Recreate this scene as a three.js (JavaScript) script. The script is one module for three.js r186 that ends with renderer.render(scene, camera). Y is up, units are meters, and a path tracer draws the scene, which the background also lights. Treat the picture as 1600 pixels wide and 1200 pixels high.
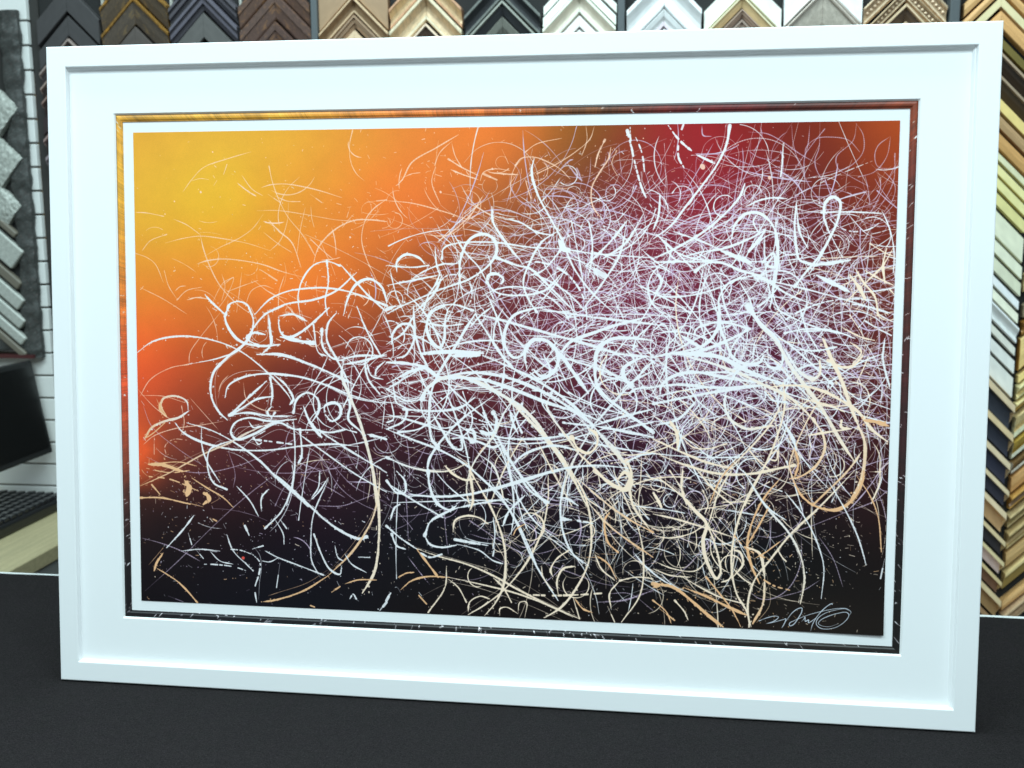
import * as THREE from 'three';
import { RectAreaLightUniformsLib } from 'three/addons/lights/RectAreaLightUniformsLib.js';
import { mergeGeometries } from 'three/addons/utils/BufferGeometryUtils.js';
import { RoundedBoxGeometry } from 'three/addons/geometries/RoundedBoxGeometry.js';
import { ImprovedNoise } from 'three/addons/math/ImprovedNoise.js';

// ---------------------------------------------------------------- camera, light, exposure
const scene = new THREE.Scene();
const camera = new THREE.PerspectiveCamera(40.31, 4 / 3, 0.05, 20);
{
  const right = new THREE.Vector3(0.99111345, -0.00416041, -0.13295417);
  const up = new THREE.Vector3(-0.0168053, 0.9875857, -0.15617957);
  const back = new THREE.Vector3().crossVectors(right, up).normalize();
  camera.position.set(0.1659, 0.5229, 1.053);
  camera.quaternion.setFromRotationMatrix(new THREE.Matrix4().makeBasis(right, up, back));
}
camera.focus = 1.12;
camera.userData.fStop = 7;
scene.background = new THREE.Color().setRGB(0.24, 0.285, 0.295);      // the lit shop all round, out of view
RectAreaLightUniformsLib.init();
const lampColour = new THREE.Color().setRGB(0.745, 0.96, 1.0);
const LAMPS = [[-1.0, 1.15, 17], [0.95, 1.15, 17], [0.0, 2.5, 17], [-0.1, -0.15, 14]];   // x, z and strength of the ceiling panels; the last is added to brighten the rack
const LAMP_Y = 2.05;

const renderer = new THREE.WebGLRenderer({ antialias: true });
renderer.setSize(1024, 768);
renderer.toneMapping = THREE.LinearToneMapping;
renderer.toneMappingExposure = 1;
renderer.shadowMap.enabled = true;

// ---------------------------------------------------------------- helpers
let seed = 20240611;
const rnd = () => { seed |= 0; seed = seed + 0x6D2B79F5 | 0; let t = Math.imul(seed ^ seed >>> 15, 1 | seed); t = t + Math.imul(t ^ t >>> 7, 61 | t) ^ t; return ((t ^ t >>> 14) >>> 0) / 4294967296; };
const gauss = () => Math.sqrt(-2 * Math.log(1 - rnd() * 0.9999)) * Math.cos(6.2832 * rnd());
const noise = new ImprovedNoise();
const fbm = (x, y, z = 0.5) => noise.noise(x, y, z) * 0.55 + noise.noise(2.1 * x, 2.1 * y, z + 3) * 0.28 + noise.noise(4.3 * x, 4.3 * y, z + 7) * 0.17;
const used = {};
const numbered = (n) => { const k = used[n] = (used[n] ?? -1) + 1; return k ? `${n}_${String(k).padStart(3, '0')}` : n; };
function mesh(name, geo, mat, parent) {
  const m = new THREE.Mesh(geo, mat);
  m.name = parent === scene ? numbered(name) : name;
  m.castShadow = m.receiveShadow = true;
  parent.add(m);
  return m;
}
function thing(name, label, category, pos = [0, 0, 0], group) {
  const g = new THREE.Group();
  g.name = numbered(name);
  g.position.set(...pos);
  g.userData = { label, category };
  if (group) g.userData.group = group;
  scene.add(g);
  return g;
}
const structure = (m) => { m.userData.kind = 'structure'; return m; };
const std = (o) => new THREE.MeshStandardMaterial(o);
function quadGeo(quads) {            // quads: [[p0,p1,p2,p3], uv4?, colour?]
  const P = [], U = [], C = [];
  for (const [q, uv, c] of quads) for (const k of [0, 1, 2, 0, 2, 3]) {
    P.push(...q[k]); U.push(...(uv ? uv[k] : [0, 0])); if (c) C.push(c.r, c.g, c.b);
  }
  const g = new THREE.BufferGeometry();
  g.setAttribute('position', new THREE.Float32BufferAttribute(P, 3));
  g.setAttribute('uv', new THREE.Float32BufferAttribute(U, 2));
  if (C.length) g.setAttribute('color', new THREE.Float32BufferAttribute(C, 3));
  g.computeVertexNormals();
  return g;
}
function dataTex(n, f, srgb, repeat) {
  const d = new Uint8Array(n * n * 4);
  for (let y = 0; y < n; y++) for (let x = 0; x < n; x++) {
    const v = f(x, y); const a = Array.isArray(v) ? v : [v, v, v];
    for (let k = 0; k < 3; k++) d[(y * n + x) * 4 + k] = Math.max(0, Math.min(255, a[k]));
    d[(y * n + x) * 4 + 3] = 255;
  }
  const t = new THREE.DataTexture(d, n, n);
  t.magFilter = t.minFilter = THREE.LinearFilter; t.wrapS = t.wrapT = THREE.RepeatWrapping;
  if (repeat) t.repeat.set(repeat, repeat);
  if (srgb) t.colorSpace = THREE.SRGBColorSpace;
  t.needsUpdate = true;
  return t;
}

// ---------------------------------------------------------------- materials
const whiteFrame = std({ color: new THREE.Color().setRGB(0.83, 0.83, 0.84), roughness: 0.5 });
const paperBump = dataTex(256, () => 128 + 60 * gauss());
paperBump.repeat.set(9, 9);
const matWhite = std({ color: new THREE.Color().setRGB(0.84, 0.84, 0.85), roughness: 0.95, bumpMap: paperBump, bumpScale: 0.00004 });
const boardCore = std({ color: new THREE.Color().setRGB(0.86, 0.86, 0.86), roughness: 0.9 });
const kraft = std({ color: new THREE.Color().setRGB(0.25, 0.18, 0.11), roughness: 0.9 });
const felt = new THREE.MeshPhysicalMaterial({
  color: 0xffffff, roughness: 1, specularIntensity: 0.35,
  map: dataTex(1024, (x, y) => { const c = 1 + 0.05 * fbm(x / 90, y / 90) + 0.28 * gauss(); const k = Math.max(0.25, c); const g = 1 + 0.05 * fbm(x / 40, y / 40, 6); return [28.5 * k, 25.5 * k * g, 26.5 * k]; }, true),
  bumpMap: dataTex(512, () => 128 + 70 * gauss()), bumpScale: 0.0004,
});
felt.map.repeat.set(1.6, 1.6); felt.bumpMap.repeat.set(3, 3);
const tableWhite = std({ color: new THREE.Color().setRGB(0.75, 0.77, 0.76), roughness: 0.6 });

// ---------------------------------------------------------------- floor, shop wall and table
{
  const f = structure(mesh('floor', new THREE.PlaneGeometry(6, 5).rotateX(-Math.PI / 2), std({ color: new THREE.Color().setRGB(0.14, 0.14, 0.145), roughness: 0.5 }), scene));
  f.position.set(0, -0.76, 0.6); f.userData.label = 'grey shop floor below the table';
  const w = structure(mesh('shop_wall', new THREE.BoxGeometry(4.4, 2.9, 0.06), std({ color: new THREE.Color().setRGB(0.3, 0.3, 0.3), roughness: 0.9 }), scene));
  w.position.set(0, 0.68, -1.03); w.userData.label = 'plain shop wall behind the sample rack';
}
{
  const t = thing('display_table', 'table with a thin white rear edge carrying the framed picture', 'table');
  const top = mesh('table_top', new RoundedBoxGeometry(3.0, 0.03, 1.35, 2, 0.003), tableWhite, t);
  top.position.set(0.05, -0.0167, -0.3475 + 0.675);
  for (const [x, z] of [[-1.3, -0.25], [1.4, -0.25], [-1.3, 0.85], [1.4, 0.85]]) {
    const l = mesh('leg', new THREE.BoxGeometry(0.05, 0.726, 0.05), tableWhite, t); l.position.set(x, -0.3975, z);
  }
  // black felt sheet on the table, its rear edge a little uneven
  const s = new THREE.Shape();
  s.moveTo(-1.44, -0.98);
  for (let i = 0; i <= 90; i++) s.lineTo(-1.44 + 2.98 * i / 90, 0.3365 - 0.003 * (i / 90) + 0.0014 * fbm(i * 0.22, 2.2) + 0.0006 * gauss());
  s.lineTo(1.54, -0.98);
  const g = new THREE.ExtrudeGeometry(s, { depth: 0.0012, bevelEnabled: false }).rotateX(-Math.PI / 2);
  const m = mesh('felt_sheet', g, felt, scene); m.position.y = -0.0016;
  m.userData = { label: 'black felt sheet spread over the table under the white frame', category: 'cloth' };
}

// ---------------------------------------------------------------- the print: what is printed and scribbled on the paper
const TW = 2048, TH = 1324;
const INK = { W: [238, 231, 234], L: [208, 181, 205], C: [252, 223, 198], O: [240, 184, 137], P: [254, 205, 179], S: [202, 205, 216] };
const GROUND = [   // colours of the sprayed ground, 9 across, 7 down
  [[231, 162, 56], [233, 166, 56], [235, 157, 54], [234, 128, 52], [235, 117, 48], [144, 78, 32], [158, 35, 38], [126, 39, 23], [177, 70, 27]],
  [[233, 164, 52], [237, 168, 48], [235, 139, 48], [235, 113, 48], [168, 84, 44], [123, 52, 46], [138, 35, 48], [109, 35, 36], [123, 42, 27]],
  [[235, 130, 46], [235, 124, 44], [233, 109, 44], [156, 72, 38], [116, 49, 46], [116, 37, 52], [111, 33, 54], [95, 30, 44], [109, 43, 32]],
  [[239, 89, 44], [168, 69, 36], [109, 41, 36], [112, 41, 44], [99, 35, 42], [95, 33, 48], [91, 26, 50], [78, 23, 42], [87, 30, 30]],
  [[148, 63, 40], [87, 37, 38], [74, 30, 36], [56, 23, 32], [50, 21, 30], [47, 18, 32], [50, 18, 32], [50, 18, 27], [56, 21, 23]],
  [[43, 23, 23], [33, 15, 20], [28, 12, 23], [19, 14, 21], [19, 12, 20], [19, 12, 18], [19, 12, 18], [16, 12, 15], [25, 15, 15]],
  [[16, 9, 15], [16, 12, 20], [14, 12, 20], [19, 12, 15], [19, 11, 12], [19, 11, 12], [19, 12, 12], [33, 23, 18], [28, 21, 18]],
];
const groundAt = (u, v) => {
  const cub = (a, b, c, d, t) => b + 0.5 * t * (c - a + t * (2 * a - 5 * b + 4 * c - d + t * (3 * (b - c) + d - a)));
  const X = u * 8, Y = v * 6, i = Math.min(7, Math.max(0, Math.floor(X))), j = Math.min(5, Math.max(0, Math.floor(Y)));
  const g = (a, b) => GROUND[Math.min(6, Math.max(0, b))][Math.min(8, Math.max(0, a))];
  const r = [];
  for (let k = 0; k < 3; k++) {
    const row = [];
    for (let m = -1; m < 3; m++) row.push(cub(g(i - 1, j + m)[k], g(i, j + m)[k], g(i + 1, j + m)[k], g(i + 2, j + m)[k], X - i));
    r.push(Math.max(8, Math.min(255, cub(row[0], row[1], row[2], row[3], Y - j))));
  }
  return r;
};
const STROKES = `
P 2.2 341 57 277 74 204 98 170 130 143 164
P 1.8 170 134 194 128 218 131
P 1.8 272 90 262 117
P 4.0 302 142 333 165 354 177
P 2.2 314 120 343 158 373 176
P 3.1 370 154 395 147 438 145 490 153 536 164 597 183
P 2.2 479 126 447 155 426 190 417 231 420 258
P 2.2 392 96 402 141 423 195 446 236 484 281 519 338
P 3.5 388 172 423 195
P 1.8 356 217 418 217 489 227 583 243 629 246
P 3.5 389 242 418 272 455 304 481 372
P 1.8 375 226 346 263 308 290 249 317 201 343
P 2.6 2 220 32 221 86 231
P 2.2 115 239 153 255 192 282
P 2.2 89 305 143 292 192 286 250 292 327 306 393 326
P 2.2 94 281 45 299 20 327
P 1.8 2 334 34 345 59 364 82 415
P 3.1 192 282 201 322 222 377 248 423 296 473 343 505
P 3.5 181 363 210 354 259 349 316 354 374 365 426 383 488 399
P 4.0 366 379 412 408
P 2.6 433 395 418 440 415 491
P 4.0 150 463 179 456 213 460
W 4.8 204 449 228 474 266 506
W 4.4 266 506 271 478 296 466 325 475 341 505
W 4.0 348 501 392 459 440 438 497 429 558 428 629 441 722 475
W 4.4 372 500 440 472 516 460 577 437 638 385
W 3.5 477 504 472 449 488 399 521 363 559 356 591 367
P 4.0 516 360 531 317 573 272 629 245 676 243 722 248
P 3.1 722 188 685 214 662 245 652 295 664 344 694 407
W 3.5 554 353 558 412 549 462 555 503
W 4.4 591 362 629 403 666 443 722 493
W 5.7 600 503 614 453 638 416 675 403 708 425 722 466
P 2.2 628 2 619 44 623 89 639 120 660 138
P 2.6 667 195 722 190
P 2.2 620 209 611 236
P 1.8 447 195 442 249 422 299 393 326
P 1.8 494 209 479 272 469 340
P 1.8 248 428 287 400 267 451 232 497
P 1.8 253 391 262 423 252 465
P 1.8 311 386 303 441 295 496
P 1.8 375 276 417 308 455 331
P 1.8 13 429 81 461 149 502
P 1.8 85 382 97 424 121 461
P 2.2 116 438 131 426 148 424
P 2.2 121 463 150 437 195 427
P 2.2 508 173 541 196
P 2.2 409 177 442 191 480 193
P 1.8 218 483 258 414 287 400
P 2.2 320 478 339 436 373 422 402 431
P 1.8 340 404 392 441 440 459
P 1.8 489 281 521 340
P 1.8 510 207 512 236 519 263
W 5.7 938 477 924 410 926 344 951 295 987 282 1014 295 1023 326 1005 361 951 401 874 429 768 474 722 497
W 5.7 1009 209 1013 251 1041 295 1077 343
W 4.8 1122 83 1115 115 1129 172 1174 255 1196 295 1228 369 1277 435 1344 496
P 3.5 918 19 859 52 791 91 766 135 754 148
P 2.6 902 35 868 65 853 100
P 2.6 900 41 909 74 927 105
P 2.2 855 104 846 144 869 202
P 2.2 768 130 791 121 814 118
P 3.5 1071 102 1088 83 1124 81 1159 94 1190 112 1217 138
P 2.6 1279 3 1268 35 1229 69 1181 99 1129 124
P 2.2 1257 0 1260 39 1247 78
P 2.6 1097 67 1128 46 1194 32
P 4.4 1307 38 1290 74 1282 108
P 4.4 1323 57 1317 87 1295 121 1274 164 1277 208 1297 238
Wd 5.3 1365 15 1377 62 1391 118 1409 174 1431 213
Wd 3.5 1385 28 1403 71 1412 127
Wd 4.0 1372 2 1374 41 1381 71
P 3.1 722 192 791 199 869 219 941 242
W 4.8 750 384 750 357 773 337 809 344 828 362
P 3.5 986 180 950 233 905 273 860 304
W 5.7 1367 249 1328 299 1263 365
W 9.7 1263 365 1312 393
W 4.8 1367 252 1351 334 1308 408 1256 479
W 4.4 1410 230 1367 304 1307 347
W 5.3 1018 343 1077 365 1113 374 1158 414 1220 475
W 4.8 1196 269 1143 304 1113 356 1095 410 1109 454 1132 489
W 6.2 996 410 1001 392 1023 388 1041 401 1037 414
W 4.4 996 410 1023 437 1086 445 1153 431 1197 387
W 9.7 1188 295 1201 321 1219 325
W 4.0 1197 321 1112 317 1014 304 905 308 878 321 874 348
W 4.4 1197 321 1285 334 1437 345
W 4.0 1197 321 1148 378 1113 392
W 4.4 837 496 860 478 906 471 960 486
W 4.4 869 384 860 411 837 447 819 501
W 5.3 874 393 855 438 800 492
P 3.5 891 83 927 105 972 127
P 4.0 898 111 927 123 972 138
P 3.5 986 123 1022 139
P 3.1 977 141 986 119 1017 110 1057 115
P 4.0 1013 121 1049 124 1080 126
L 3.5 1177 129 1216 90 1225 88
L 4.0 1208 95 1230 125 1248 143
L 4.0 1234 112 1248 143
W 3.5 905 281 937 330 978 375 1015 454
P 2.2 928 215 932 255 937 290
W 4.0 855 317 860 366 869 393
L 2.6 1218 234 1210 277 1192 312
L 2.6 1214 242 1201 277
P 2.6 814 281 882 286 928 264 982 185
W 3.5 791 402 828 380 878 362 924 361
W 4.0 722 420 768 411 814 402 860 393
P 2.2 722 237 796 264
P 1.8 1106 68 1066 115 1058 198
P 1.8 1035 58 1053 97
L 2.2 1271 82 1267 138 1244 203
P 2.2 1338 66 1326 100 1343 135
L 2.6 1154 59 1163 77
L 2.2 1295 104 1347 70 1368 66
L 2.2 1174 234 1240 216 1297 230 1350 269
L 2.6 941 184 950 202 986 193 1004 167
W 3.5 1040 242 1085 251 1130 277 1174 286
W 3.5 722 366 791 371 837 366
W 3.1 731 380 749 447 773 501
W 4.8 1627 6 1620 52 1600 99 1563 154 1521 209 1483 260 1437 295
W 5.3 1668 154 1656 188 1615 235 1565 278 1493 321 1438 347
W 5.7 1919 346 1889 291 1869 244 1872 202 1890 190 1907 202 1904 244 1884 295 1861 338 1821 389 1800 419
W 5.3 1638 295 1645 261 1674 231 1708 231 1738 257 1753 295 1757 342 1762 376
W 9.7 1609 325 1651 342 1690 359
W 5.3 1515 342 1566 329 1617 321 1684 295 1721 274
W 6.2 1722 276 1693 316 1681 329
W 7.0 1832 363 1882 359 1936 350
W 7.9 1854 389 1904 414 1938 431
W 5.3 1799 202 1796 257 1802 321 1811 350 1853 363
L 2.2 1817 92 1820 63 1845 42 1882 39 1923 47 1952 77
L 2.6 1782 8 1787 54 1805 109 1831 164 1857 198 1900 253 1942 304
L 2.6 1827 9 1824 55 1815 101 1818 139
L 2.2 1852 1 1851 67 1842 97 1851 130 1898 185
L 2.2 2024 40 1997 61 1989 86 1998 115 2039 120
L 2.6 2026 40 2018 90 1990 127 1950 140
L 2.2 1940 4 1959 35 1960 77 1933 110 1896 127
L 2.2 1942 6 1935 48 1895 89 1900 118 1925 135 1979 165
W 4.0 1762 52 1761 100 1758 138
L 2.2 1675 70 1700 87 1755 98
L 3.1 1660 63 1663 99 1658 150
L 2.2 1548 162 1543 119 1549 81 1612 82 1671 103 1731 125 1793 143
Wd 4.8 1470 3 1492 33 1514 55 1533 70
Wd 4.8 1497 42 1498 85 1513 113
Wd 3.1 1532 4 1534 106
Wd 3.1 1509 2 1501 25
W 4.4 1544 79 1570 92 1591 103
L 3.1 1556 5 1560 30 1581 33
L 2.6 1435 187 1512 183 1606 179
W 5.3 1612 493 1609 450 1632 411 1678 394 1720 389
W 6.2 1451 386 1460 408 1448 434
W 4.8 1546 381 1575 360 1618 359 1661 377 1712 393 1780 436 1864 470
W 4.8 1751 287 1755 363 1746 428 1739 475
C 5.3 1949 371 1970 405 2000 443 2010 490
C 6.2 2025 320 2018 363 2024 409
C 8.8 1937 388 1962 422 1975 447
C 4.0 1965 371 2007 396 2044 413
C 4.0 1926 461 1966 418 2018 363 2041 320
C 3.5 1984 308 2025 333 2046 341
L 2.2 2038 82 2036 153 2001 220 1981 236
L 2.2 2046 99 2020 153 1981 232 1938 278
L 2.2 1998 111 2040 161 2037 195 2014 232
W 3.5 1862 229 1932 228 2010 232
L 2.2 1773 159 1785 147 1802 155 1803 185 1782 193
W 4.0 1674 212 1707 197 1740 191 1774 193
W 4.0 1438 356 1524 355 1622 355
W 4.0 1479 273 1566 304 1630 334
W 4.4 1436 273 1449 234 1452 183
L 2.6 1674 23 1720 28 1754 45 1804 80 1855 109
L 2.2 1703 7 1708 36 1688 74
L 2.2 1755 108 1752 159 1774 185
W 4.0 1661 407 1688 454 1697 493
W 4.0 1799 206 1809 278 1831 321
W 3.5 1709 286 1692 252 1700 235
W 5.3 1719 355 1744 333 1749 368 1728 363 1744 342
W 3.5 1873 321 1861 346 1837 384
W 4.0 1439 443 1504 447 1589 429 1661 398
W 4.0 -1 613 50 579 139 564 226 575 294 599 356 640 437 718 456 750
W 6.6 276 479 261 507 271 540 304 576 367 589 419 584
W 4.0 152 643 245 623 304 597 343 539 377 502 430 478
P 2.2 154 641 157 611 187 568 247 498
W 5.7 265 798 238 773 217 726 225 666 265 623 328 571 343 520 329 484
W 6.6 352 613 419 612 495 634 580 669 637 695
W 4.8 258 735 268 702 308 678 371 666 419 667 485 675 557 697 627 723 721 744
W 4.8 399 667 437 699 456 736 447 750
P 2.6 152 643 98 654 38 688 7 735
OW 5.3 85 790 69 762 76 741 111 733 145 747 150 775
WO 5.3 150 775 120 794 80 805 40 824 19 856
O 6.2 66 751 66 772 85 793
O 3.1 19 856 45 839 80 809
W 5.3 110 809 134 836 193 863 281 880 378 880 484 865 579 858 641 863
W 4.8 144 808 223 830 300 870 358 911 411 961 497 1033
OW 4.8 2 992 92 951 192 896 271 861 340 824 417 797 465 791
W 6.6 465 791 388 798 326 790 287 805 274 833 291 851 340 836 412 802 460 819 532 818
W 5.7 272 784 321 738 380 686
W 4.8 270 784 321 776 389 784 451 782
W 5.3 267 786 302 767 350 738 399 728
W 5.3 456 773 466 736 495 717 523 730 530 762 508 800
W 5.7 544 771 547 752 571 743 589 752 589 779 566 794 547 776
W 5.7 599 751 613 733 618 751 613 788 650 824 665 856
W 7.0 485 754 499 790 518 818 537 841
W 6.2 415 515 420 547 439 565 477 551 534 505 558 482
W 4.8 415 506 458 501 496 519
W 8.8 420 563 477 574 515 580
W 6.2 387 502 391 547 393 584 366 612
W 5.7 357 589 323 567 343 553 377 557
W 5.7 539 541 541 587 567 619 600 627
W 4.8 581 495 558 523 553 569 581 623 609 678 618 723
W 3.5 515 528 529 605 552 614
WC 7.5 600 627 595 669 613 714 646 796 683 934 692 1026
W 4.8 581 628 637 613 721 612
W 5.7 599 637 656 626 721 607
W 4.0 638 477 666 544 703 608
W 4.0 675 590 661 631 670 677 702 717
W 4.0 286 852 242 867 212 882 204 929 221 976 260 994
Wd 4.8 330 850 378 854 450 861
W 4.4 456 791 460 884 454 964 434 1035
W 4.8 475 819 479 893 469 915
W 4.0 460 824 532 873 626 936 721 988
W 5.3 523 818 603 867 721 933
W 5.7 665 828 702 836 721 841
L 2.6 23 908 93 937 182 949 290 927 388 886 460 847
L 2.2 290 931 387 943 531 934 721 887
P 1.8 -3 712 46 763 110 809
Pd 2.6 83 906 79 876 104 856 144 857
P 2.6 14 873 45 848 110 825 184 814 252 801
O 10.6 28 929 73 930 127 946
Od 4.4 12 963 92 970 176 1001
O 13.2 137 974 149 992 141 1016
Od 8.8 200 1005 205 1024 190 1039
O 4.8 1 1026 66 1024 151 1040
O 3.5 38 929 118 920 172 930
Od 3.5 13 939 92 951 157 942
L 2.2 16 763 40 820 114 880 192 929
P 1.8 12 733 76 734 140 751
P 1.8 155 737 194 779 237 825
P 2.2 47 843 46 900
P 2.2 130 761 137 808 126 846
W 4.4 390 677 396 718 391 756
W 4.8 394 756 381 774 393 786 403 774
W 3.5 326 799 340 817 364 812
W 3.5 340 845 354 864 364 859
L 2.2 266 885 285 950 279 988
L 2.2 401 1036 425 988 484 912 522 860
P 2.6 312 692 321 738 365 766 418 769
P 2.6 239 719 249 693 269 672
W 4.4 717 626 693 649 689 667
W 4.0 665 631 679 667 712 676
W 4.4 513 818 556 826 608 816
W 3.5 188 821 188 868 202 915 240 975
W 3.5 555 952 526 995 507 1014
L 2.2 555 900 626 973 721 1016
W 6.6 883 475 846 493 833 524 842 565 869 587 881 564 883 519 892 479
W 5.3 796 475 800 543 814 597 837 642
W 8.8 721 630 777 631 828 642 870 669 915 663
WC 8.4 819 729 833 701 870 673 915 665 970 678 1043 715 1111 777 1161 830 1216 900 1271 1007
W 7.0 888 664 952 654 1034 661 1115 687 1201 730 1286 791
W 7.5 897 668 979 671 1070 697 1161 731 1246 756 1313 781
WC 7.5 929 667 998 693 1080 737 1125 776 1180 852 1248 962
W 8.8 810 604 906 598 988 601
W 9.7 906 609 943 607 979 606
W 6.2 988 608 1043 630 1111 660 1178 699 1232 738 1286 791
W 5.7 1286 791 1356 709 1442 615
W 5.7 1286 791 1357 767 1444 743
WC 6.6 1286 791 1358 869 1390 936
W 6.2 1286 791 1202 820 1112 831 1035 828 985 811
W 6.2 1286 791 1357 802 1445 818
WC 4.4 1286 791 1225 909 1199 1009
WC 5.3 1286 791 1336 852 1376 896
W 7.9 1106 642 1101 597 1123 564 1164 568 1191 605 1178 650 1142 668 1115 651
W 6.2 1150 601 1169 641 1164 659 1142 659 1124 642
W 8.8 1166 574 1200 605 1222 636 1272 704
W 6.6 965 496 1001 550 1043 612 1070 640
W 7.0 965 496 942 532 915 578 860 669 842 728 847 837 865 860
W 5.7 970 496 1042 513 1154 543 1266 573 1354 598 1442 606
W 5.7 1176 472 1114 482 1069 500 1047 540 1047 580 1070 611 1092 606 1101 589
W 6.2 1195 605 1221 569 1287 542 1353 519 1440 496
W 7.5 1441 562 1389 556 1327 561 1297 590 1289 648 1298 688 1325 718 1378 757 1445 805
W 8.4 1386 682 1368 664 1364 638 1385 620 1424 602
W 5.7 1145 481 1287 502 1440 518
W 5.3 1200 609 1311 643 1382 673
W 6.2 721 689 791 652 837 642
W 5.3 740 694 749 739 777 757 768 789 721 813
W 4.8 768 757 860 760 925 749 966 721
W 5.3 721 772 791 788 907 822 980 843 1017 856 1039 846
W 5.7 721 813 791 839 874 869 939 904 1008 961 1072 1014
WC 4.8 721 891 777 913 837 925 898 923 944 903
W 5.7 847 764 879 818 907 859 930 863 930 835
W 6.2 943 808 957 844 966 839 962 812 943 808
W 4.8 1016 716 920 790 856 865 837 906 842 966 861 1021
WC 4.8 1120 669 1052 751 1017 824 962 903 944 972 953 1018
W 5.7 1030 828 1072 904 1117 957 1163 1006
W 5.7 1063 909 1103 872 1180 847 1247 859
C 7.9 1229 823 1247 854 1274 865 1296 844 1295 813 1277 800
C 8.4 1251 868 1292 907 1332 946 1377 963 1390 940 1372 914 1354 932
C 6.6 884 910 907 932 939 947 967 944
W 6.2 782 996 907 992 1022 970 1113 939 1203 910 1292 898 1403 904
WC 4.8 1174 704 1161 740 1179 775 1206 810 1260 881
W 5.3 1237 747 1286 791
W 5.3 1378 704 1399 690 1443 685
W 5.3 735 580 740 548 763 525 791 529 798 565 772 611 749 616
C 4.4 1134 830 1180 919 1231 1008
C 7.5 1376 882 1389 913 1386 967 1395 1003
W 5.3 722 485 745 476
W 4.8 721 580 768 548 796 502
W 4.0 1015 473 979 501 951 532
W 4.4 814 516 878 528 933 523
W 7.9 980 811 998 820 1017 815
W 4.0 846 484 823 565 828 606
W 5.3 1025 652 1052 661
W 4.4 1042 478 1019 527 1015 576
W 4.0 980 730 1003 788 1035 842 1053 891
W 5.3 1062 755 1071 791 1085 818
W 6.2 1016 761 1025 779 1021 810
L 2.2 1134 772 1197 770 1268 760
L 2.6 768 803 782 871 786 954
L 2.6 851 819 805 907 763 978
W 4.4 1389 585 1397 558 1436 518
W 4.8 1407 642 1385 602 1372 589
W 4.0 1356 709 1373 682 1442 641
C 4.4 953 926 962 971 958 1017
WC 4.0 971 871 1017 906 1040 969 1045 992
O 2.6 971 880 989 857
W 4.0 1206 784 1233 787 1286 791
W 4.0 879 677 952 744 1021 797
W 4.0 874 678 916 781 944 871 953 926
W 4.0 814 647 768 675 721 703
W 4.0 819 729 777 734 721 703
W 4.0 1348 803 1401 788 1444 778
W 4.0 1376 887 1411 868 1446 862
W 4.4 735 739 740 785 721 795
W 8.4 1442 606 1485 596 1541 596 1614 603 1683 637 1786 674
W 6.2 1485 596 1571 573 1604 534 1609 469
W 6.2 1485 596 1550 591 1614 568 1685 533
W 4.8 1545 556 1553 530 1583 517 1634 514 1689 529
W 7.0 1612 469 1613 521 1631 568 1648 603 1683 620 1717 615 1725 597
W 7.0 1725 602 1742 627 1768 627 1775 597 1758 554 1714 511 1684 468
WC 8.4 1684 468 1714 515 1758 562 1797 627 1828 669 1871 725 1928 819 1963 870
WC 6.6 1775 575 1819 639 1853 656 1869 643 1868 608
C 11.0 1875 552 1897 603 1924 659 1946 719 1969 775
CO 9.7 1969 775 1986 817 1985 896 1973 940 1950 984
C 6.2 1889 608 1927 625 1952 620 1976 594
C 7.9 1735 680 1811 674 1874 686 1925 711 1968 740 2006 787 2044 816
O 9.7 1981 761 2014 765 2045 775
W 5.7 1443 685 1508 677 1616 684 1684 678 1744 675
W 7.0 1461 716 1465 680 1499 653 1559 644 1624 656 1701 667
WC 6.2 1485 592 1572 613 1658 642 1722 671 1799 709 1855 760
CO 6.2 1855 760 1882 803 1887 837 1867 882 1826 913 1800 919
WC 6.2 1633 686 1630 730 1648 769 1687 790 1729 785 1755 780
W 5.3 1683 620 1658 642 1637 686
W 5.7 1444 729 1530 710 1625 691 1718 678
C 5.3 1777 666 1783 718 1776 770 1748 859 1707 948 1687 993
W 4.8 1445 787 1510 768 1556 718
C 8.8 1488 773 1506 803 1511 852
C 6.6 1445 822 1511 852 1585 881 1655 897
C 7.0 1446 858 1534 891 1621 911 1706 908 1770 893 1812 883
CO 4.8 1911 659 1855 738 1811 839 1799 884 1809 918 1835 966 1861 987
O 6.2 1811 839 1821 879 1813 914
CO 5.7 1979 844 1951 888 1861 987
W 4.8 2028 550 2025 602 2044 674
L 4.0 1997 623 2019 657 2041 721
W 3.5 1986 512 2044 542
C 5.7 1844 804 1894 794 1952 784
C 6.2 1952 784 1927 780 1927 763
W 5.7 1780 770 1806 813 1815 844
C 4.4 1524 820 1550 842 1589 845 1636 831
C 4.8 1642 901 1688 851 1746 780 1782 709
C 4.4 1447 916 1500 955 1553 997
O 4.0 1596 992 1621 929 1663 870
C 4.0 1748 859 1765 845 1765 871 1744 868
W 4.0 1787 718 1753 714 1731 693
W 4.0 1743 667 1769 670
C 3.5 2001 895 2030 894
C 4.0 2025 868 2027 920 2008 978
L 2.6 1820 844 1876 899 1953 953
L 2.2 1813 918 1876 921 1960 909 2001 886
W 3.5 1441 536 1466 518 1484 548 1476 592
W 7.0 1514 548 1541 565 1571 582
W 4.0 1814 467 1832 527 1867 587
C 4.0 1920 522 1970 547 2003 555
C 5.3 1942 560 1971 585 1951 616
W 4.4 1792 579 1859 583 1909 573
W 3.5 1523 785 1515 834 1511 852
W 4.4 1681 529 1648 572 1636 612
W 4.0 1638 520 1570 547 1485 596
W 3.5 1481 597 1468 645 1443 698
W 3.5 1485 601 1521 653 1556 714 1618 765
C 4.4 1692 843 1723 877 1757 902
C 4.4 1525 891 1522 945 1536 998
C 4.4 1551 891 1613 960 1657 994
L 2.6 1821 743 1797 796 1748 876 1716 948
W 4.0 1540 513 1655 509
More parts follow.
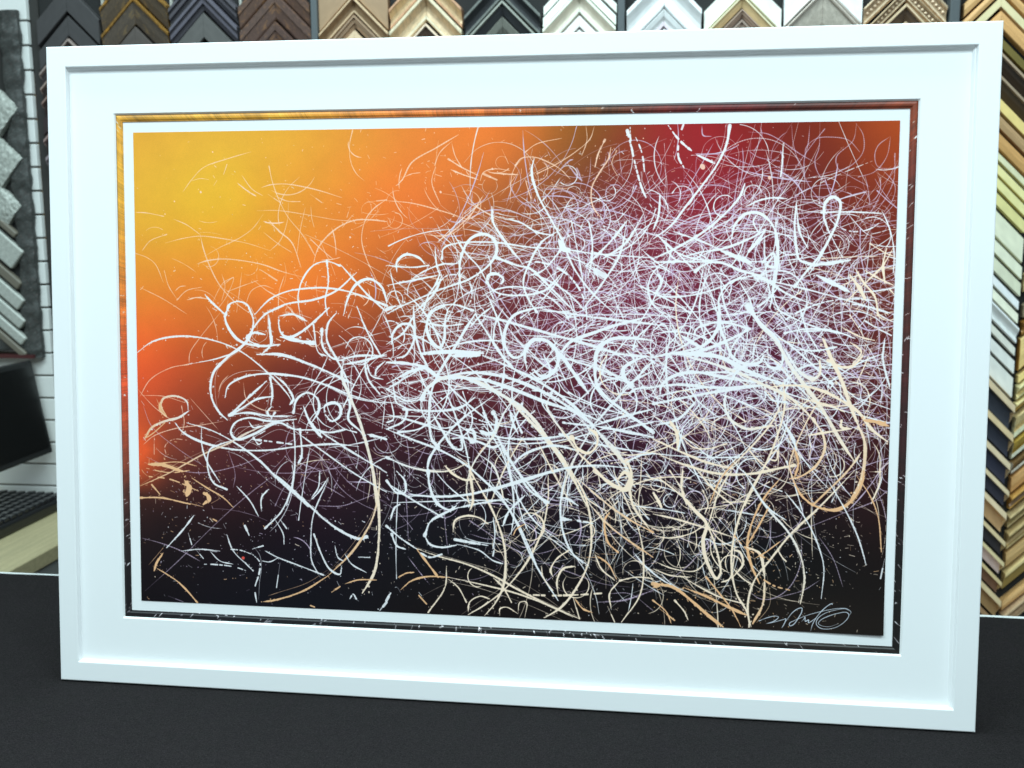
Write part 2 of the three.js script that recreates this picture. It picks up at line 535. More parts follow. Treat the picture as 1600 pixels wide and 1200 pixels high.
W 4.0 1791 536 1866 531
C 4.4 1820 709 1896 724 1934 741
C 4.0 1841 704 1884 725 1955 723
W 3.5 1891 677 1895 662 1903 668 1895 681
W 6.6 387 938 435 974 497 1029 554 1078 611 1111 645 1121 664 1114
CO 5.7 702 929 697 999 678 1069 625 1155 553 1229
O 5.3 553 1229 481 1275 398 1305 364 1311
C 8.8 683 930 697 1013 699 1115 687 1209 668 1247 651 1274
W 4.0 455 936 449 983 420 1050 371 1101
W 3.5 531 934 526 981 507 1009
W 3.1 555 957 511 1061 504 1132 506 1188 525 1225
L 2.6 11 1296 113 1204 219 1100 318 1011 401 947
W 4.0 162 1071 129 1113 79 1167
O 5.7 69 1182 48 1212 40 1236
O 4.8 50 1229 102 1258 137 1288 168 1322
L 3.1 4 1142 59 1154 123 1175 178 1202
Wd 4.8 331 1174 355 1199 352 1233 340 1271 345 1319
Wd 3.1 158 1212 217 1210 276 1214 318 1225
W 3.5 370 1165 409 1183 472 1204 539 1227
W 3.1 258 1122 277 1169 316 1206 335 1224
W 3.1 123 1175 178 1168 238 1171
W 4.0 513 1113 530 1159 558 1210 587 1223 592 1199
W 3.5 361 1054 362 1014 382 990
W 3.5 289 984 328 1025 352 1067
O 2.2 1 1024 71 1026 141 1036 190 1046
O 4.0 601 1250 639 1237 692 1235
O 4.4 563 1276 587 1258
W 4.4 701 1321 720 1297
L 2.2 81 1307 126 1322
Wd 2.6 414 1197 403 1269
W 2.6 168 1171 188 1194
W 2.6 208 1172 237 1199 276 1207
W 3.5 336 1160 365 1151
Wd 3.1 262 1165 297 1166 331 1176
O 4.0 157 964 201 991 250 1018 279 1045
Od 8.8 191 1006 210 1019 205 1034
O 11.0 142 974 146 997 141 1012
O 4.0 37 987 61 1014
L 2.6 521 1032 593 1030 640 1014 688 994
L 2.2 555 933 593 983 650 1023 721 1049
L 2.2 469 945 555 980 602 1006
W 2.6 400 1074 424 1116 426 1144
W 2.6 360 1194 384 1196 409 1183
Od 13.2 502 1316 524 1323
W 3.1 602 1166 621 1193 663 1215
W 3.5 640 1173 673 1172
W 3.1 573 1143 582 1176 597 1185
Wd 3.5 615 1292 625 1278 634 1291
W 4.0 415 1074 434 1099
W 3.1 144 1122 154 1155
O 3.5 209 1076 229 1085
W 4.0 312 1096 324 1122
C 6.2 1167 929 1167 997 1150 1084 1114 1163 1056 1240 1001 1288 950 1321
C 6.2 953 922 981 967 1018 1034 1046 1111 1053 1175 1046 1240 1024 1287 996 1321
C 7.0 1230 914 1266 980 1285 1070 1277 1166 1242 1241 1206 1288 1161 1320
W 4.8 1216 914 1201 1005 1209 1082 1236 1140 1277 1170
C 4.8 1341 910 1377 990 1414 1079 1426 1169 1417 1246 1369 1322
W 6.2 837 925 842 971 865 1016 898 1031 916 1019
W 5.3 721 956 749 988 772 987 772 955 749 928
W 5.3 782 991 861 996 944 988 1045 960 1135 930 1207 914
W 4.4 916 1026 981 1010 1059 996
C 5.3 907 1093 912 1061 944 1046 981 1051 1004 1067
W 5.3 828 1105 842 1068 879 1043 921 1024
W 4.4 828 1105 842 1128 875 1136 917 1128
W 5.3 1045 1070 1059 1033 1104 985
O 6.6 805 1143 838 1184 866 1220
C 4.8 796 1139 861 1160 945 1180 1019 1209 1092 1247 1184 1289 1256 1318
O 4.8 760 1260 791 1233 838 1219 898 1219
C 4.4 898 1219 982 1234 1074 1253 1138 1273 1238 1314
C 4.0 889 1187 885 1247 838 1320
C 4.0 894 1224 922 1246 945 1286
W 4.8 720 1292 732 1270
C 4.8 1183 1206 1176 1188 1192 1156 1223 1132
C 5.7 1197 1252 1194 1215 1210 1182 1241 1174
C 9.7 1292 912 1337 946 1372 959 1385 931
O 5.7 1333 1023 1320 1046 1330 1105 1357 1131
C 5.7 1386 954 1395 1003 1449 1078
CO 6.2 1248 936 1315 992 1382 1039 1449 1073
CO 5.3 1271 994 1338 1064 1450 1141
L 2.6 953 1059 1023 1103 1092 1141 1165 1171 1228 1191 1318 1219 1390 1225
L 4.0 1305 1270 1372 1262 1452 1231
Cd 7.0 1115 1258 1183 1257 1251 1252 1332 1243
Od 7.0 1273 1148 1348 1145
Od 7.0 1278 1196 1345 1193
C 4.0 1238 1259 1256 1318
C 7.0 953 1032 962 1004 953 935
C 4.0 950 1314 954 1286 982 1268 1010 1274
C 3.5 1088 1308 1093 1280 1111 1279 1107 1321
W 4.4 976 930 1063 1028 1124 1154 1156 1208 1197 1270
W 4.0 1008 947 1082 1055 1137 1172
W 5.3 1081 918 1118 971 1168 1002
W 4.8 721 961 791 1005 879 1053
L 2.6 768 927 777 1019 782 1121
L 2.6 879 924 884 1062 894 1154
L 2.2 721 1054 791 1051 861 1035 926 1010
L 2.2 954 1096 1009 1108 1068 1092
L 2.2 1069 1138 1137 1144 1205 1119 1267 1062
L 2.6 1180 915 1234 941 1315 961
L 3.1 1218 1086 1294 1092 1361 1076
W 4.0 720 1082 758 1113 805 1143
Wd 6.2 907 1112 954 1119 1004 1126
Wd 5.3 814 1152 842 1165 880 1154
Wd 6.2 800 1125 824 1101
W 4.0 730 1067 744 1030 758 1020
W 4.0 735 1104 749 1136 774 1145
C 3.5 1151 1176 1156 1208 1183 1243
W 3.5 917 1125 981 1141 1018 1167 1046 1175
O 3.5 1073 1096 1082 1078 1105 1063
W 3.5 1023 1126 1018 1154
L 2.2 1122 1003 1090 959
W 4.4 1190 987 1221 991 1248 1008
Wd 5.3 1208 1046 1249 1049 1294 1056
C 3.5 1332 1282 1351 1323
L 2.2 1336 1245 1390 1243 1453 1286
C 4.0 1363 1208 1407 1197 1451 1199
C 4.4 1295 1138 1313 1178 1349 1208
O 4.0 1299 1142 1331 1164 1354 1204
C 4.0 1341 1286 1336 1245 1363 1208
O 4.4 1242 1263 1265 1290 1288 1298
C 4.0 1447 934 1429 917
Od 4.4 791 1251 833 1296
O 4.0 753 1225 777 1212 798 1209
C 3.5 1038 1319 1038 1301 1056 1295 1088 1312
W 3.5 1018 1048 1023 1094 1018 1135
C 4.4 1019 1214 1046 1240 1070 1281
C 8.4 1525 905 1526 972 1558 1011 1589 1046 1581 1091 1591 1144 1618 1192 1628 1178 1616 1112 1593 1050
C 5.7 1593 1050 1621 955 1651 901
C 6.6 1728 899 1691 975 1663 1070 1656 1150 1671 1230 1697 1274 1711 1318
O 6.6 1779 915 1738 969 1709 1032 1696 1099 1708 1153 1730 1201
C 7.5 1694 1104 1728 1120 1743 1182
CO 7.5 1743 1182 1740 1254 1715 1309
C 7.0 1964 892 1878 991 1804 1069 1755 1137 1717 1192 1701 1256 1707 1319
O 7.5 1809 923 1835 966 1878 993 1925 996 1966 962 1985 918 1987 891
WC 4.8 1681 900 1743 996 1800 1060 1831 1116 1845 1182 1836 1250
W 3.1 1789 954 1837 1014 1872 1079 1893 1149 1889 1234
W 3.1 1889 907 1941 993 1977 1067 2000 1140
O 4.0 1968 905 2003 956 2026 1012 2037 1104
L 2.2 1876 1066 1916 1126 1943 1200
L 2.6 1834 1072 1834 1143 1808 1206 1766 1239 1731 1241 1705 1224
L 2.6 1804 1064 1863 1040 1946 1002 2012 973 2044 946
L 2.6 1993 891 2032 968 2047 1020
W 2.6 2046 1121 2037 1174
C 4.8 1449 1082 1493 1087 1546 1074 1589 1046
C 4.8 1448 1024 1506 1035 1580 1055 1659 1079
O 8.8 1451 1213 1504 1220 1558 1258 1598 1292 1638 1322
O 7.9 1531 1219 1597 1243 1650 1267 1698 1287
C 4.4 1521 1187 1566 1212 1627 1241 1688 1256
O 4.0 1591 1189 1627 1232 1658 1271 1685 1320
C 6.2 1661 1186 1686 1149 1677 1118 1664 1114
O 5.3 1698 1095 1727 1041 1751 991
L 3.1 1487 1207 1539 1164 1590 1099 1648 990
O 10.6 1452 1222 1465 1217
C 7.9 1447 965 1461 987 1470 1005
C 4.0 1450 1150 1504 1170 1565 1172 1603 1125
O 4.0 1716 1134 1745 1115 1779 1087
Od 4.8 1730 1183 1765 1204 1808 1215
C 4.4 1660 1163 1687 1189 1713 1206
L 2.2 1501 1031 1509 995 1531 972
C 4.0 1626 986 1665 985 1708 979
L 2.6 1752 1022 1755 1075 1754 1106
W 3.5 1729 978 1760 1008 1795 1029
C 4.0 1664 1119 1652 1191 1631 1201
C 4.0 1451 1172 1495 1188 1548 1191
O 4.0 1452 1258 1488 1288 1502 1320
O 4.0 1470 1280 1510 1310
C 4.0 1510 1256 1536 1286 1546 1308
L 2.2 1706 1072 1770 1074 1833 1032
L 2.2 1754 1106 1800 1069 1833 1023 1836 984
C 3.5 1578 957 1592 992 1584 1019
L 2.2 1515 1053 1520 1084 1555 1096
C 4.0 1775 1110 1789 1131 1797 1138
L 2.2 1884 1185 1842 1214 1783 1234
Od 4.4 1658 1070 1694 1108 1755 1137
C 3.5 1490 906 1508 932 1535 976
Od 4.4 1732 1281 1767 1284
S 2.2 1731 1301 1753 1291 1773 1286 1781 1288 1771 1299 1749 1308
S 2.2 1753 1307 1771 1302 1794 1294 1800 1292 1796 1306 1790 1317
S 2.2 1794 1307 1803 1294 1816 1275 1831 1263 1840 1261 1840 1271 1832 1288 1819 1307 1810 1310 1810 1303 1821 1296 1854 1280 1889 1268 1931 1258 1955 1258 1965 1266 1962 1273
S 2.2 1840 1297 1845 1292 1849 1285 1850 1296 1858 1292 1858 1299 1867 1294 1876 1286
S 2.2 1864 1322 1868 1305 1880 1281 1898 1259 1913 1247 1917 1246 1917 1249
S 2.2 1960 1263 1951 1258 1927 1262 1898 1273 1881 1288 1878 1302 1888 1312 1906 1314 1932 1306 1954 1287 1960 1273 1953 1267 1931 1271 1907 1280 1890 1290 1883 1300 1892 1306 1912 1307 1934 1298
`.trim().split('\n');
function drawPrint() {
  const cv = document.createElement('canvas'); cv.width = TW; cv.height = TH;
  const ctx = cv.getContext('2d');
  // sprayed ground: the colour grid warped by noise, so that the colours meet in soft uneven clouds
  const im = ctx.createImageData(TW, TH);
  const q = 4, gw = TW / q + 2, gh = Math.ceil(TH / q) + 2, low = new Float32Array(gw * gh * 3);
  for (let y = 0; y < gh; y++) for (let x = 0; x < gw; x++) {
    const u = x * q / TW, v = y * q / TH;
    const c = groundAt(Math.min(1, Math.max(0, u + 0.035 * fbm(u * 5, v * 4, 1.3))), Math.min(1, Math.max(0, v + 0.045 * fbm(u * 6, v * 4, 8.1))));
    const glow = Math.max(0, 1 - u / 0.045) * Math.max(0, 1 - Math.abs(v - 0.67) / 0.1);      // the orange that hugs the left margin
    for (let n = 0; n < 3; n++) c[n] += (GROUND[3][0][n] - c[n]) * Math.min(1, glow * 1.3);
    const k = 1 + 0.035 * fbm(u * 30, v * 20, 4.2);
    for (let n = 0; n < 3; n++) low[(y * gw + x) * 3 + n] = c[n] * k;
  }
  for (let y = 0; y < TH; y++) for (let x = 0; x < TW; x++) {
    const fx = x / q, fy = y / q, x0 = fx | 0, y0 = fy | 0, a = fx - x0, b = fy - y0, g = 1 + 0.035 * (rnd() + rnd() - 1);
    for (let n = 0; n < 3; n++) {
      const p = (y0 * gw + x0) * 3 + n, s = low[p] * (1 - a) * (1 - b) + low[p + 3] * a * (1 - b) + low[p + gw * 3] * (1 - a) * b + low[p + gw * 3 + 3] * a * b;
      im.data[(y * TW + x) * 4 + n] = s * g;
    }
    im.data[(y * TW + x) * 4 + 3] = 255;
  }
  ctx.putImageData(im, 0, 0);
  ctx.lineCap = 'round'; ctx.lineJoin = 'round';
  const css = (c, a = 1) => `rgba(${c[0] | 0},${c[1] | 0},${c[2] | 0},${a})`;
  const mix = (a, b, t) => a.map((x, k) => x + (b[k] - x) * t);
  function curve(p) {                                  // points along a smooth curve
    if (p.length === 2) return [p[0], [(p[0][0] + p[1][0]) / 2, (p[0][1] + p[1][1]) / 2], p[1]];
    const c = new THREE.CatmullRomCurve3(p.map(([x, y]) => new THREE.Vector3(x, y, 0)), false, 'centripetal');
    return c.getPoints(Math.max(8, (p.length - 1) * 9)).map((v) => [v.x, v.y]);
  }
  function stroke(p, w, c0, c1, a, dashed) {           // a thrown line of paint: it swells, thins and breaks up
    const s = curve(p), n = s.length, ph = rnd() * 100;
    const bulb = rnd() < 0.35 ? (rnd() < 0.5 ? 0 : 1) : -1;
    for (let i = 0; i < n - 1; i++) {
      const t = i / (n - 1);
      if (dashed && fbm(ph + i * 0.9, 0.3) > 0.05) continue;
      let k = 0.72 + 0.9 * fbm(ph + t * 5, 3.1) + 0.25 * Math.sin(Math.PI * t);
      if (bulb >= 0) k += 0.8 * Math.max(0, 1 - Math.abs(t - bulb) * 14);
      const end = Math.min(t, 1 - t) * 7; if (end < 1 && bulb !== Math.round(t)) k *= 0.45 + 0.55 * end;
      ctx.lineWidth = Math.max(0.7, w * k);
      ctx.strokeStyle = css(mix(c0, c1, t), a);
      ctx.beginPath(); ctx.moveTo(s[i][0], s[i][1]); ctx.lineTo(s[i + 1][0], s[i + 1][1]); ctx.stroke();
      if (w > 3.4 && !dashed && rnd() < 0.7) {                     // ragged edge
        const j = w * 0.42 * k, ox = gauss() * j, oy = gauss() * j; ctx.lineWidth = w * (0.1 + 0.22 * rnd());
        ctx.beginPath(); ctx.moveTo(s[i][0] + ox, s[i][1] + oy); ctx.lineTo(s[i + 1][0] + ox + gauss(), s[i + 1][1] + oy + gauss()); ctx.stroke();
      }
    }
    if (w > 3.2 && !dashed) for (let i = 0; i < n; i++) if (rnd() < 0.4) {   // droplets along the line
      const o = s[i], r = w * (0.12 + 0.3 * rnd());
      ctx.fillStyle = css(c0, 0.85); ctx.beginPath();
      ctx.ellipse(o[0] + gauss() * w * 0.75, o[1] + gauss() * w * 0.75, r, r * (0.4 + 0.6 * rnd()), rnd() * 3, 0, 6.3); ctx.fill();
    }
  }
  const edge = [[0, 900], [480, 660], [760, 340], [930, 190], [1180, 110], [2100, 95]];      // above this line there are hardly any threads
  const rim = (x) => { for (let i = 1; i < edge.length; i++) if (x < edge[i][0]) { const [a, b] = edge[i - 1], [c, d] = edge[i]; return b + (d - b) * (x - a) / (c - a) + 25 * gauss(); } return 95; };
  const inkOf = (set) => INK[set[(rnd() * set.length) | 0]];
  // fine threads: cx, cy, spread x, spread y, how many, inks, longest, alpha
  const threads = [
    [1510, 411, 340, 175, 800, 'WWL', 420, 0.78, 0.3],
    [1748, 244, 204, 96, 230, 'LLW', 300, 0.62, 0.2],
    [1187, 243, 187, 84, 230, 'LLW', 300, 0.6, 0.2],
    [1612, 610, 323, 148, 620, 'WWL', 380, 0.8, 0.4],
    [1050, 465, 221, 131, 280, 'WWL', 360, 0.72, 0.3],
    [676, 642, 221, 131, 130, 'WWW', 360, 0.75, 0.4],
    [386, 383, 136, 105, 32, 'PPP', 200, 0.6, 0.5],
    [1816, 722, 170, 140, 200, 'WCL', 320, 0.75, 0.6],
    [1442, 881, 340, 105, 240, 'WCL', 360, 0.75, 0.5],
    [1561, 1095, 238, 131, 230, 'CCW', 280, 0.75, 0.7],
    [1101, 1061, 323, 122, 140, 'WCL', 300, 0.65, 0.5],
    [540, 942, 238, 87, 60, 'WLL', 260, 0.55, 0.5],
    [880, 226, 170, 78, 30, 'PPP', 200, 0.5, 0.2],
    [1953, 506, 68, 192, 120, 'WCL', 260, 0.75, 0.9],
    [1493, 478, 357, 175, 110, 'WWW', 620, 0.95, 0.35, 3.4],
    [948, 621, 306, 122, 40, 'WWW', 600, 0.95, 0.45, 3.4],
    [1357, 883, 323, 122, 45, 'WWC', 520, 0.95, 0.6, 3.2],
  ];
  for (const [cx, cy, sx, sy, n, set, len, al, tilt, wide] of threads) for (let i = 0; i < n; i++) {
    const x = cx + gauss() * sx, y = cy + gauss() * sy, L = len * (0.25 + 0.75 * rnd() * rnd());
    if (x < -40 || x > TW + 40 || y < 10 || y > TH + 40) continue;
    if (set !== 'PPP' && y < rim(x)) continue;
    if (y > 1230 || (x > 1700 && y > 930 + 0.35 * (2048 - x)) || (x < 900 && y > 960 && rnd() < 0.7)) continue;   // the bare black ground along the foot of the print
    let dir = (tilt ?? 0) + (rnd() < 0.5 ? gauss() * 0.8 : rnd() * 6.3), turn = rnd() < 0.2 ? (rnd() < 0.5 ? -1 : 1) * (0.35 + 0.4 * rnd()) : gauss() * 0.13, p = [[x, y]], X = x, Y = y;
    const N = 7; for (let k = 0; k < N; k++) { X += Math.cos(dir) * L / N; Y += Math.sin(dir) * L / N; dir += turn; p.push([X, Y]); }
    if (wide && p.some(([a, b]) => b < rim(a) + 70 || (b > 1000 && a > 1750))) continue;
    const c = inkOf(set); stroke(p, wide ? wide * (0.6 + 0.8 * rnd()) : 0.9 + 2.3 * Math.pow(rnd(), 2.2), c, c, Math.min(1, al * (0.7 + 0.6 * rnd())), rnd() < 0.12);
  }
  // spatter: short dashes and drops, flung along the same ways
  const spatter = [
    [1442, 512, 408, 210, 900, 'WWL'],
    [1272, 1021, 442, 157, 1100, 'WCC'],
    [1663, 1124, 204, 140, 700, 'COC'],
    [540, 1029, 340, 140, 450, 'WWL'],
    [199, 1131, 153, 122, 160, 'WLO'],
    [608, 556, 255, 192, 330, 'WWP'],
    [369, 225, 238, 157, 140, 'PPP'],
    [948, 174, 255, 105, 200, 'PPP'],
    [1527, 127, 204, 87, 120, 'WWP'],
    [1782, 839, 187, 157, 450, 'CCW'],
    [114, 956, 102, 43, 120, 'OOC'],
  ];
  for (const [cx, cy, sx, sy, n, set] of spatter) for (let i = 0; i < n; i++) {
    const x = cx + gauss() * sx, y = cy + gauss() * sy, c = inkOf(set), a = 0.5 + rnd() * 0.45;
    if (rnd() < 0.5) { ctx.fillStyle = css(c, a); ctx.beginPath(); ctx.ellipse(x, y, 0.7 + 1.9 * rnd() * rnd(), 0.6 + rnd(), rnd() * 3, 0, 6.3); ctx.fill(); }
    else {
      const d = (rnd() < 0.6 ? 0.5 + gauss() * 0.5 : rnd() * 6.3), l = 3 + 16 * rnd() * rnd();
      ctx.strokeStyle = css(c, a); ctx.lineWidth = 0.8 + 1.8 * rnd() * rnd();
      ctx.beginPath(); ctx.moveTo(x, y); ctx.quadraticCurveTo(x + Math.cos(d) * l * 0.5 + gauss(), y + Math.sin(d) * l * 0.5 + gauss(), x + Math.cos(d) * l, y + Math.sin(d) * l); ctx.stroke();
    }
  }
  // the bold lines, one by one; pale and thin ones first
  const parsed = STROKES.map((s) => { const [h, w, ...n] = s.split(' '); const p = []; for (let i = 0; i < n.length; i += 2) p.push([+n[i], +n[i + 1]]); return { ink: h.replace('d', ''), dash: h.includes('d'), w: +w, p }; });
  parsed.sort((a, b) => (a.ink === 'S') - (b.ink === 'S') || (b.ink === 'L') - (a.ink === 'L'));
  for (const { ink, dash, w, p } of parsed) {
    const al = ink === 'L' ? 0.6 : ink === 'P' ? 0.72 : 0.94;
    stroke(p, ink === 'S' ? 1.9 : ink[0] === 'W' ? w * 1.18 : w * 0.95, INK[ink[0]], INK[ink[ink.length - 1]], al, dash);
    if (ink !== 'S' && ink !== 'P' && w > 4 && rnd() < 0.5) {      // a thin companion thread runs beside many of them
      const o = [gauss() * 9, gauss() * 9]; stroke(p.map(([x, y]) => [x + o[0] + gauss() * 4, y + o[1] + gauss() * 4]), 1.3, INK[ink[0]], INK[ink[ink.length - 1]], 0.7, rnd() < 0.3);
    }
  }
  ctx.fillStyle = css([224, 81, 70], 1); ctx.beginPath(); ctx.arc(306, 1188, 4.6, 0, 6.3); ctx.fill();
  for (const [x, y, r] of [[231, 56, 2.4], [195, 165, 3.4], [118, 190, 2.4], [90, 225, 2], [620, 290, 3], [870, 170, 3.5], [1010, 110, 3], [1560, 110, 8], [1730, 140, 5]]) { ctx.fillStyle = css(INK.P, 0.9); ctx.beginPath(); ctx.ellipse(x, y, r, r * 0.8, 1, 0, 6.3); ctx.fill(); }
  const t = new THREE.CanvasTexture(cv); t.colorSpace = THREE.SRGBColorSpace; t.anisotropy = 8;
  return t;
}
const printTex = drawPrint();
console.log('print drawn');

// ---------------------------------------------------------------- framed picture (a group at its foot, leaning back)
{
  const FW = 1.0, FH = 0.7116;
  const root = thing('framed_picture', 'large white framed abstract print of tangled white lines on orange, crimson and black', 'picture frame', [0, 0.0015, 0]);
  root.rotation.x = -THREE.MathUtils.degToRad(5);
  const Z = 0.0;                                          // the face of the rails lies at z = 0
  // rectangle corners at inset d[side] from the outer edge; sides: left, right, top, bottom
  const rect = (l, r, t, b, z) => [[-FW / 2 + l, FH - t, z], [FW / 2 - r, FH - t, z], [FW / 2 - r, b, z], [-FW / 2 + l, b, z]];
  // a mitred ring: profile rows of insets [l, r, t, b, z]; one mesh a side
  function ring(names, rows, mat, parent, uvOf) {
    for (let s = 0; s < 4; s++) {
      const quads = [];
      for (let k = 0; k < rows.length - 1; k++) {
        const A = rect(...rows[k]), B = rect(...rows[k + 1]), n = (s + 1) % 4;
        const uv = uvOf ? [uvOf(s, 0, k), uvOf(s, 1, k), uvOf(s, 1, k + 1), uvOf(s, 0, k + 1)] : [[A[s][0], A[s][1]], [A[n][0], A[n][1]], [B[n][0], B[n][1]], [B[s][0], B[s][1]]];
        quads.push([[A[s], A[n], B[n], B[s]], uv]);
      }
      // mitre ends, so that each length is closed
      for (const e of [s, (s + 1) % 4]) {
        const P = rows.map((r) => rect(...r)[e]);
        for (let k = 1; k < P.length - 1; k++) quads.push([[P[0], P[k], P[k + 1], P[k + 1]]]);
      }
      const g = quadGeo(quads.filter(([q]) => q));
      mesh(names[s] ?? names[0], g, mat, parent);
    }
  }
  const w = 0.0225;
  const e = (i, z) => [i, i, i, i, z];
  const lip = (f, z) => [w + 0.0009 * f, w + 0.0046 * f, w + 0.0036 * f, w + 0.0014 * f, z];
  ring(['rail'], [e(0, -0.03), e(0, -0.0012), e(0.0004, -0.0004), e(0.0013, 0), e(w - 0.001, 0), e(w - 0.0003, -0.0003), e(w, -0.001), lip(0.25, -0.0034), lip(0.45, -0.0036), lip(1, -0.0064), lip(1, -0.012), e(0.012, -0.012), e(0.012, -0.03), e(0, -0.03)], whiteFrame, root);
  // mat board with a bevelled window
  const mz = -0.0062, win = [0.0741, 0.0736, 0.0721, 0.0736];
  const wn = (d, z) => [win[0] + d, win[1] + d, win[2] + d, win[3] + d, z];
  const mo = 0.017, mat = (function () {
    const quads = []; const rows = [e(mo, mz), wn(0, mz)];
    for (let s = 0; s < 4; s++) { const A = rect(...rows[0]), B = rect(...rows[1]), n = (s + 1) % 4; quads.push([[A[s], A[n], B[n], B[s]], [[A[s][0], A[s][1]], [A[n][0], A[n][1]], [B[n][0], B[n][1]], [B[s][0], B[s][1]]]]); }
    const R2 = [e(mo, mz - 0.0021), wn(0, mz - 0.0021)];
    for (let s = 0; s < 4; s++) { const A = rect(...R2[0]), B = rect(...R2[1]), n = (s + 1) % 4; quads.push([[A[n], A[s], B[s], B[n]]]); const C = rect(...rows[0]); quads.push([[A[s], A[n], C[n], C[s]]]); }
    return mesh('mat_board', quadGeo(quads), matWhite, root);
  })();
  // the cut bevel shows the board's bright core
  {
    const quads = [];
    const A = rect(...wn(0, mz)), B = rect(...wn(0.0017, mz - 0.0021));
    for (let s = 0; s < 4; s++) { const n = (s + 1) % 4; quads.push([[A[s], A[n], B[n], B[s]]]); }
    mesh('bevel', quadGeo(quads), boardCore, mat);
  }
  // painted fillet: a slim half-round strip inside the window, its paint carried on from the print
  const cv = document.createElement('canvas'); cv.width = 2048; cv.height = 64;
  const cx = cv.getContext('2d');
  const at = [(t) => [t, 0], (t) => [1, t], (t) => [1 - t, 1], (t) => [0, 1 - t]];
  for (let s = 0; s < 4; s++) {
    for (let x = 0; x < 2048; x++) {
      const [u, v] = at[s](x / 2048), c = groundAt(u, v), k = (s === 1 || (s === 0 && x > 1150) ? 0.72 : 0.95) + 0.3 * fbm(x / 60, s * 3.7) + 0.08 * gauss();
      for (let y = 0; y < 16; y += 2) { const j = k * (1 + 0.25 * fbm(x / 140, y * 0.5, s)); cx.fillStyle = `rgb(${c[0] * j | 0},${c[1] * j | 0},${c[2] * j | 0})`; cx.fillRect(x, s * 16 + y, 1, 2); }
    }
    const n = [16, 60, 95, 45][s];
    for (let i = 0; i < n; i++) {
      const t = s === 0 ? Math.pow(rnd(), 0.6) : s === 3 ? Math.pow(rnd(), 1.6) : rnd(), x = t * 2048, y = s * 16 + rnd() * 16;
      cx.strokeStyle = cx.fillStyle = `rgba(${INK.W[0] | 0},${INK.W[1] | 0},${INK.W[2] | 0},${0.45 + 0.5 * rnd()})`; cx.lineWidth = 1 + rnd() * 2.2;
      cx.save(); cx.beginPath(); cx.rect(0, s * 16, 2048, 16); cx.clip(); cx.beginPath();
      if (rnd() < 0.55) { cx.ellipse(x, y, 1 + rnd() * 3, 0.8 + rnd() * 1.8, rnd() * 3, 0, 6.3); cx.fill(); }
      else { cx.moveTo(x, y); cx.quadraticCurveTo(x + gauss() * 5, y + gauss() * 4, x + gauss() * 8, y + gauss() * 6); cx.stroke(); }
      cx.restore();
    }
  }
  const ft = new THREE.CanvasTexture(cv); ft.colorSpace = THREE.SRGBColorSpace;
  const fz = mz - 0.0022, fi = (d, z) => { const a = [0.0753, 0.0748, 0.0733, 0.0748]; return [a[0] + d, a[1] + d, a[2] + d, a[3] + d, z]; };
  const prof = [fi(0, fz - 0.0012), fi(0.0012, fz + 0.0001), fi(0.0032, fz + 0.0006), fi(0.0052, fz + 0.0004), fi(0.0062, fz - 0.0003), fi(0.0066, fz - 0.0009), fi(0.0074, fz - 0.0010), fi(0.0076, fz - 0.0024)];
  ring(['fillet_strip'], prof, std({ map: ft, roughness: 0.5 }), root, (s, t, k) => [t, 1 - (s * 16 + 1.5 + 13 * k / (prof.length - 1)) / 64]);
  // white backing sheet and the print on it, its lower corner lifting a little
  const bz = fz - 0.0022;
  { const q = rect(...e(0.07, bz)); mesh('backing_sheet', quadGeo([[[q[3], q[2], q[1], q[0]], [[q[3][0], q[3][1]], [q[2][0], q[2][1]], [q[1][0], q[1][1]], [q[0][0], q[0][1]]]]]), matWhite, root); }
  {
    const L = -FW / 2 + 0.0948, R = FW / 2 - 0.0918, T = FH - 0.0926, Bm = FH - 0.6177;
    const g = new THREE.PlaneGeometry(R - L, T - Bm, 60, 40), p = g.attributes.position;
    g.translate((R + L) / 2, (T + Bm) / 2, bz + 0.0004);
    for (let i = 0; i < p.count; i++) {
      const u = (p.getX(i) - L) / (R - L), v = (p.getY(i) - Bm) / (T - Bm);
      const d = Math.max(0, 1 - Math.hypot((1 - u) * 4.5, v * 7));
      p.setZ(i, p.getZ(i) + 0.0022 * d * d + 0.00025 * (0.5 + fbm(u * 3, v * 3)));
    }
    g.computeVertexNormals();
    mesh('print_sheet', g, new THREE.MeshPhysicalMaterial({ map: printTex, roughness: 0.8, specularIntensity: 0.3 }), root).userData.label = 'signed print of white tangled lines over orange, crimson and black';
  }
  const back = mesh('back_board', new THREE.BoxGeometry(FW - 0.026, FH - 0.026, 0.003), kraft, root);
  back.position.set(0, FH / 2, -0.0265);
}

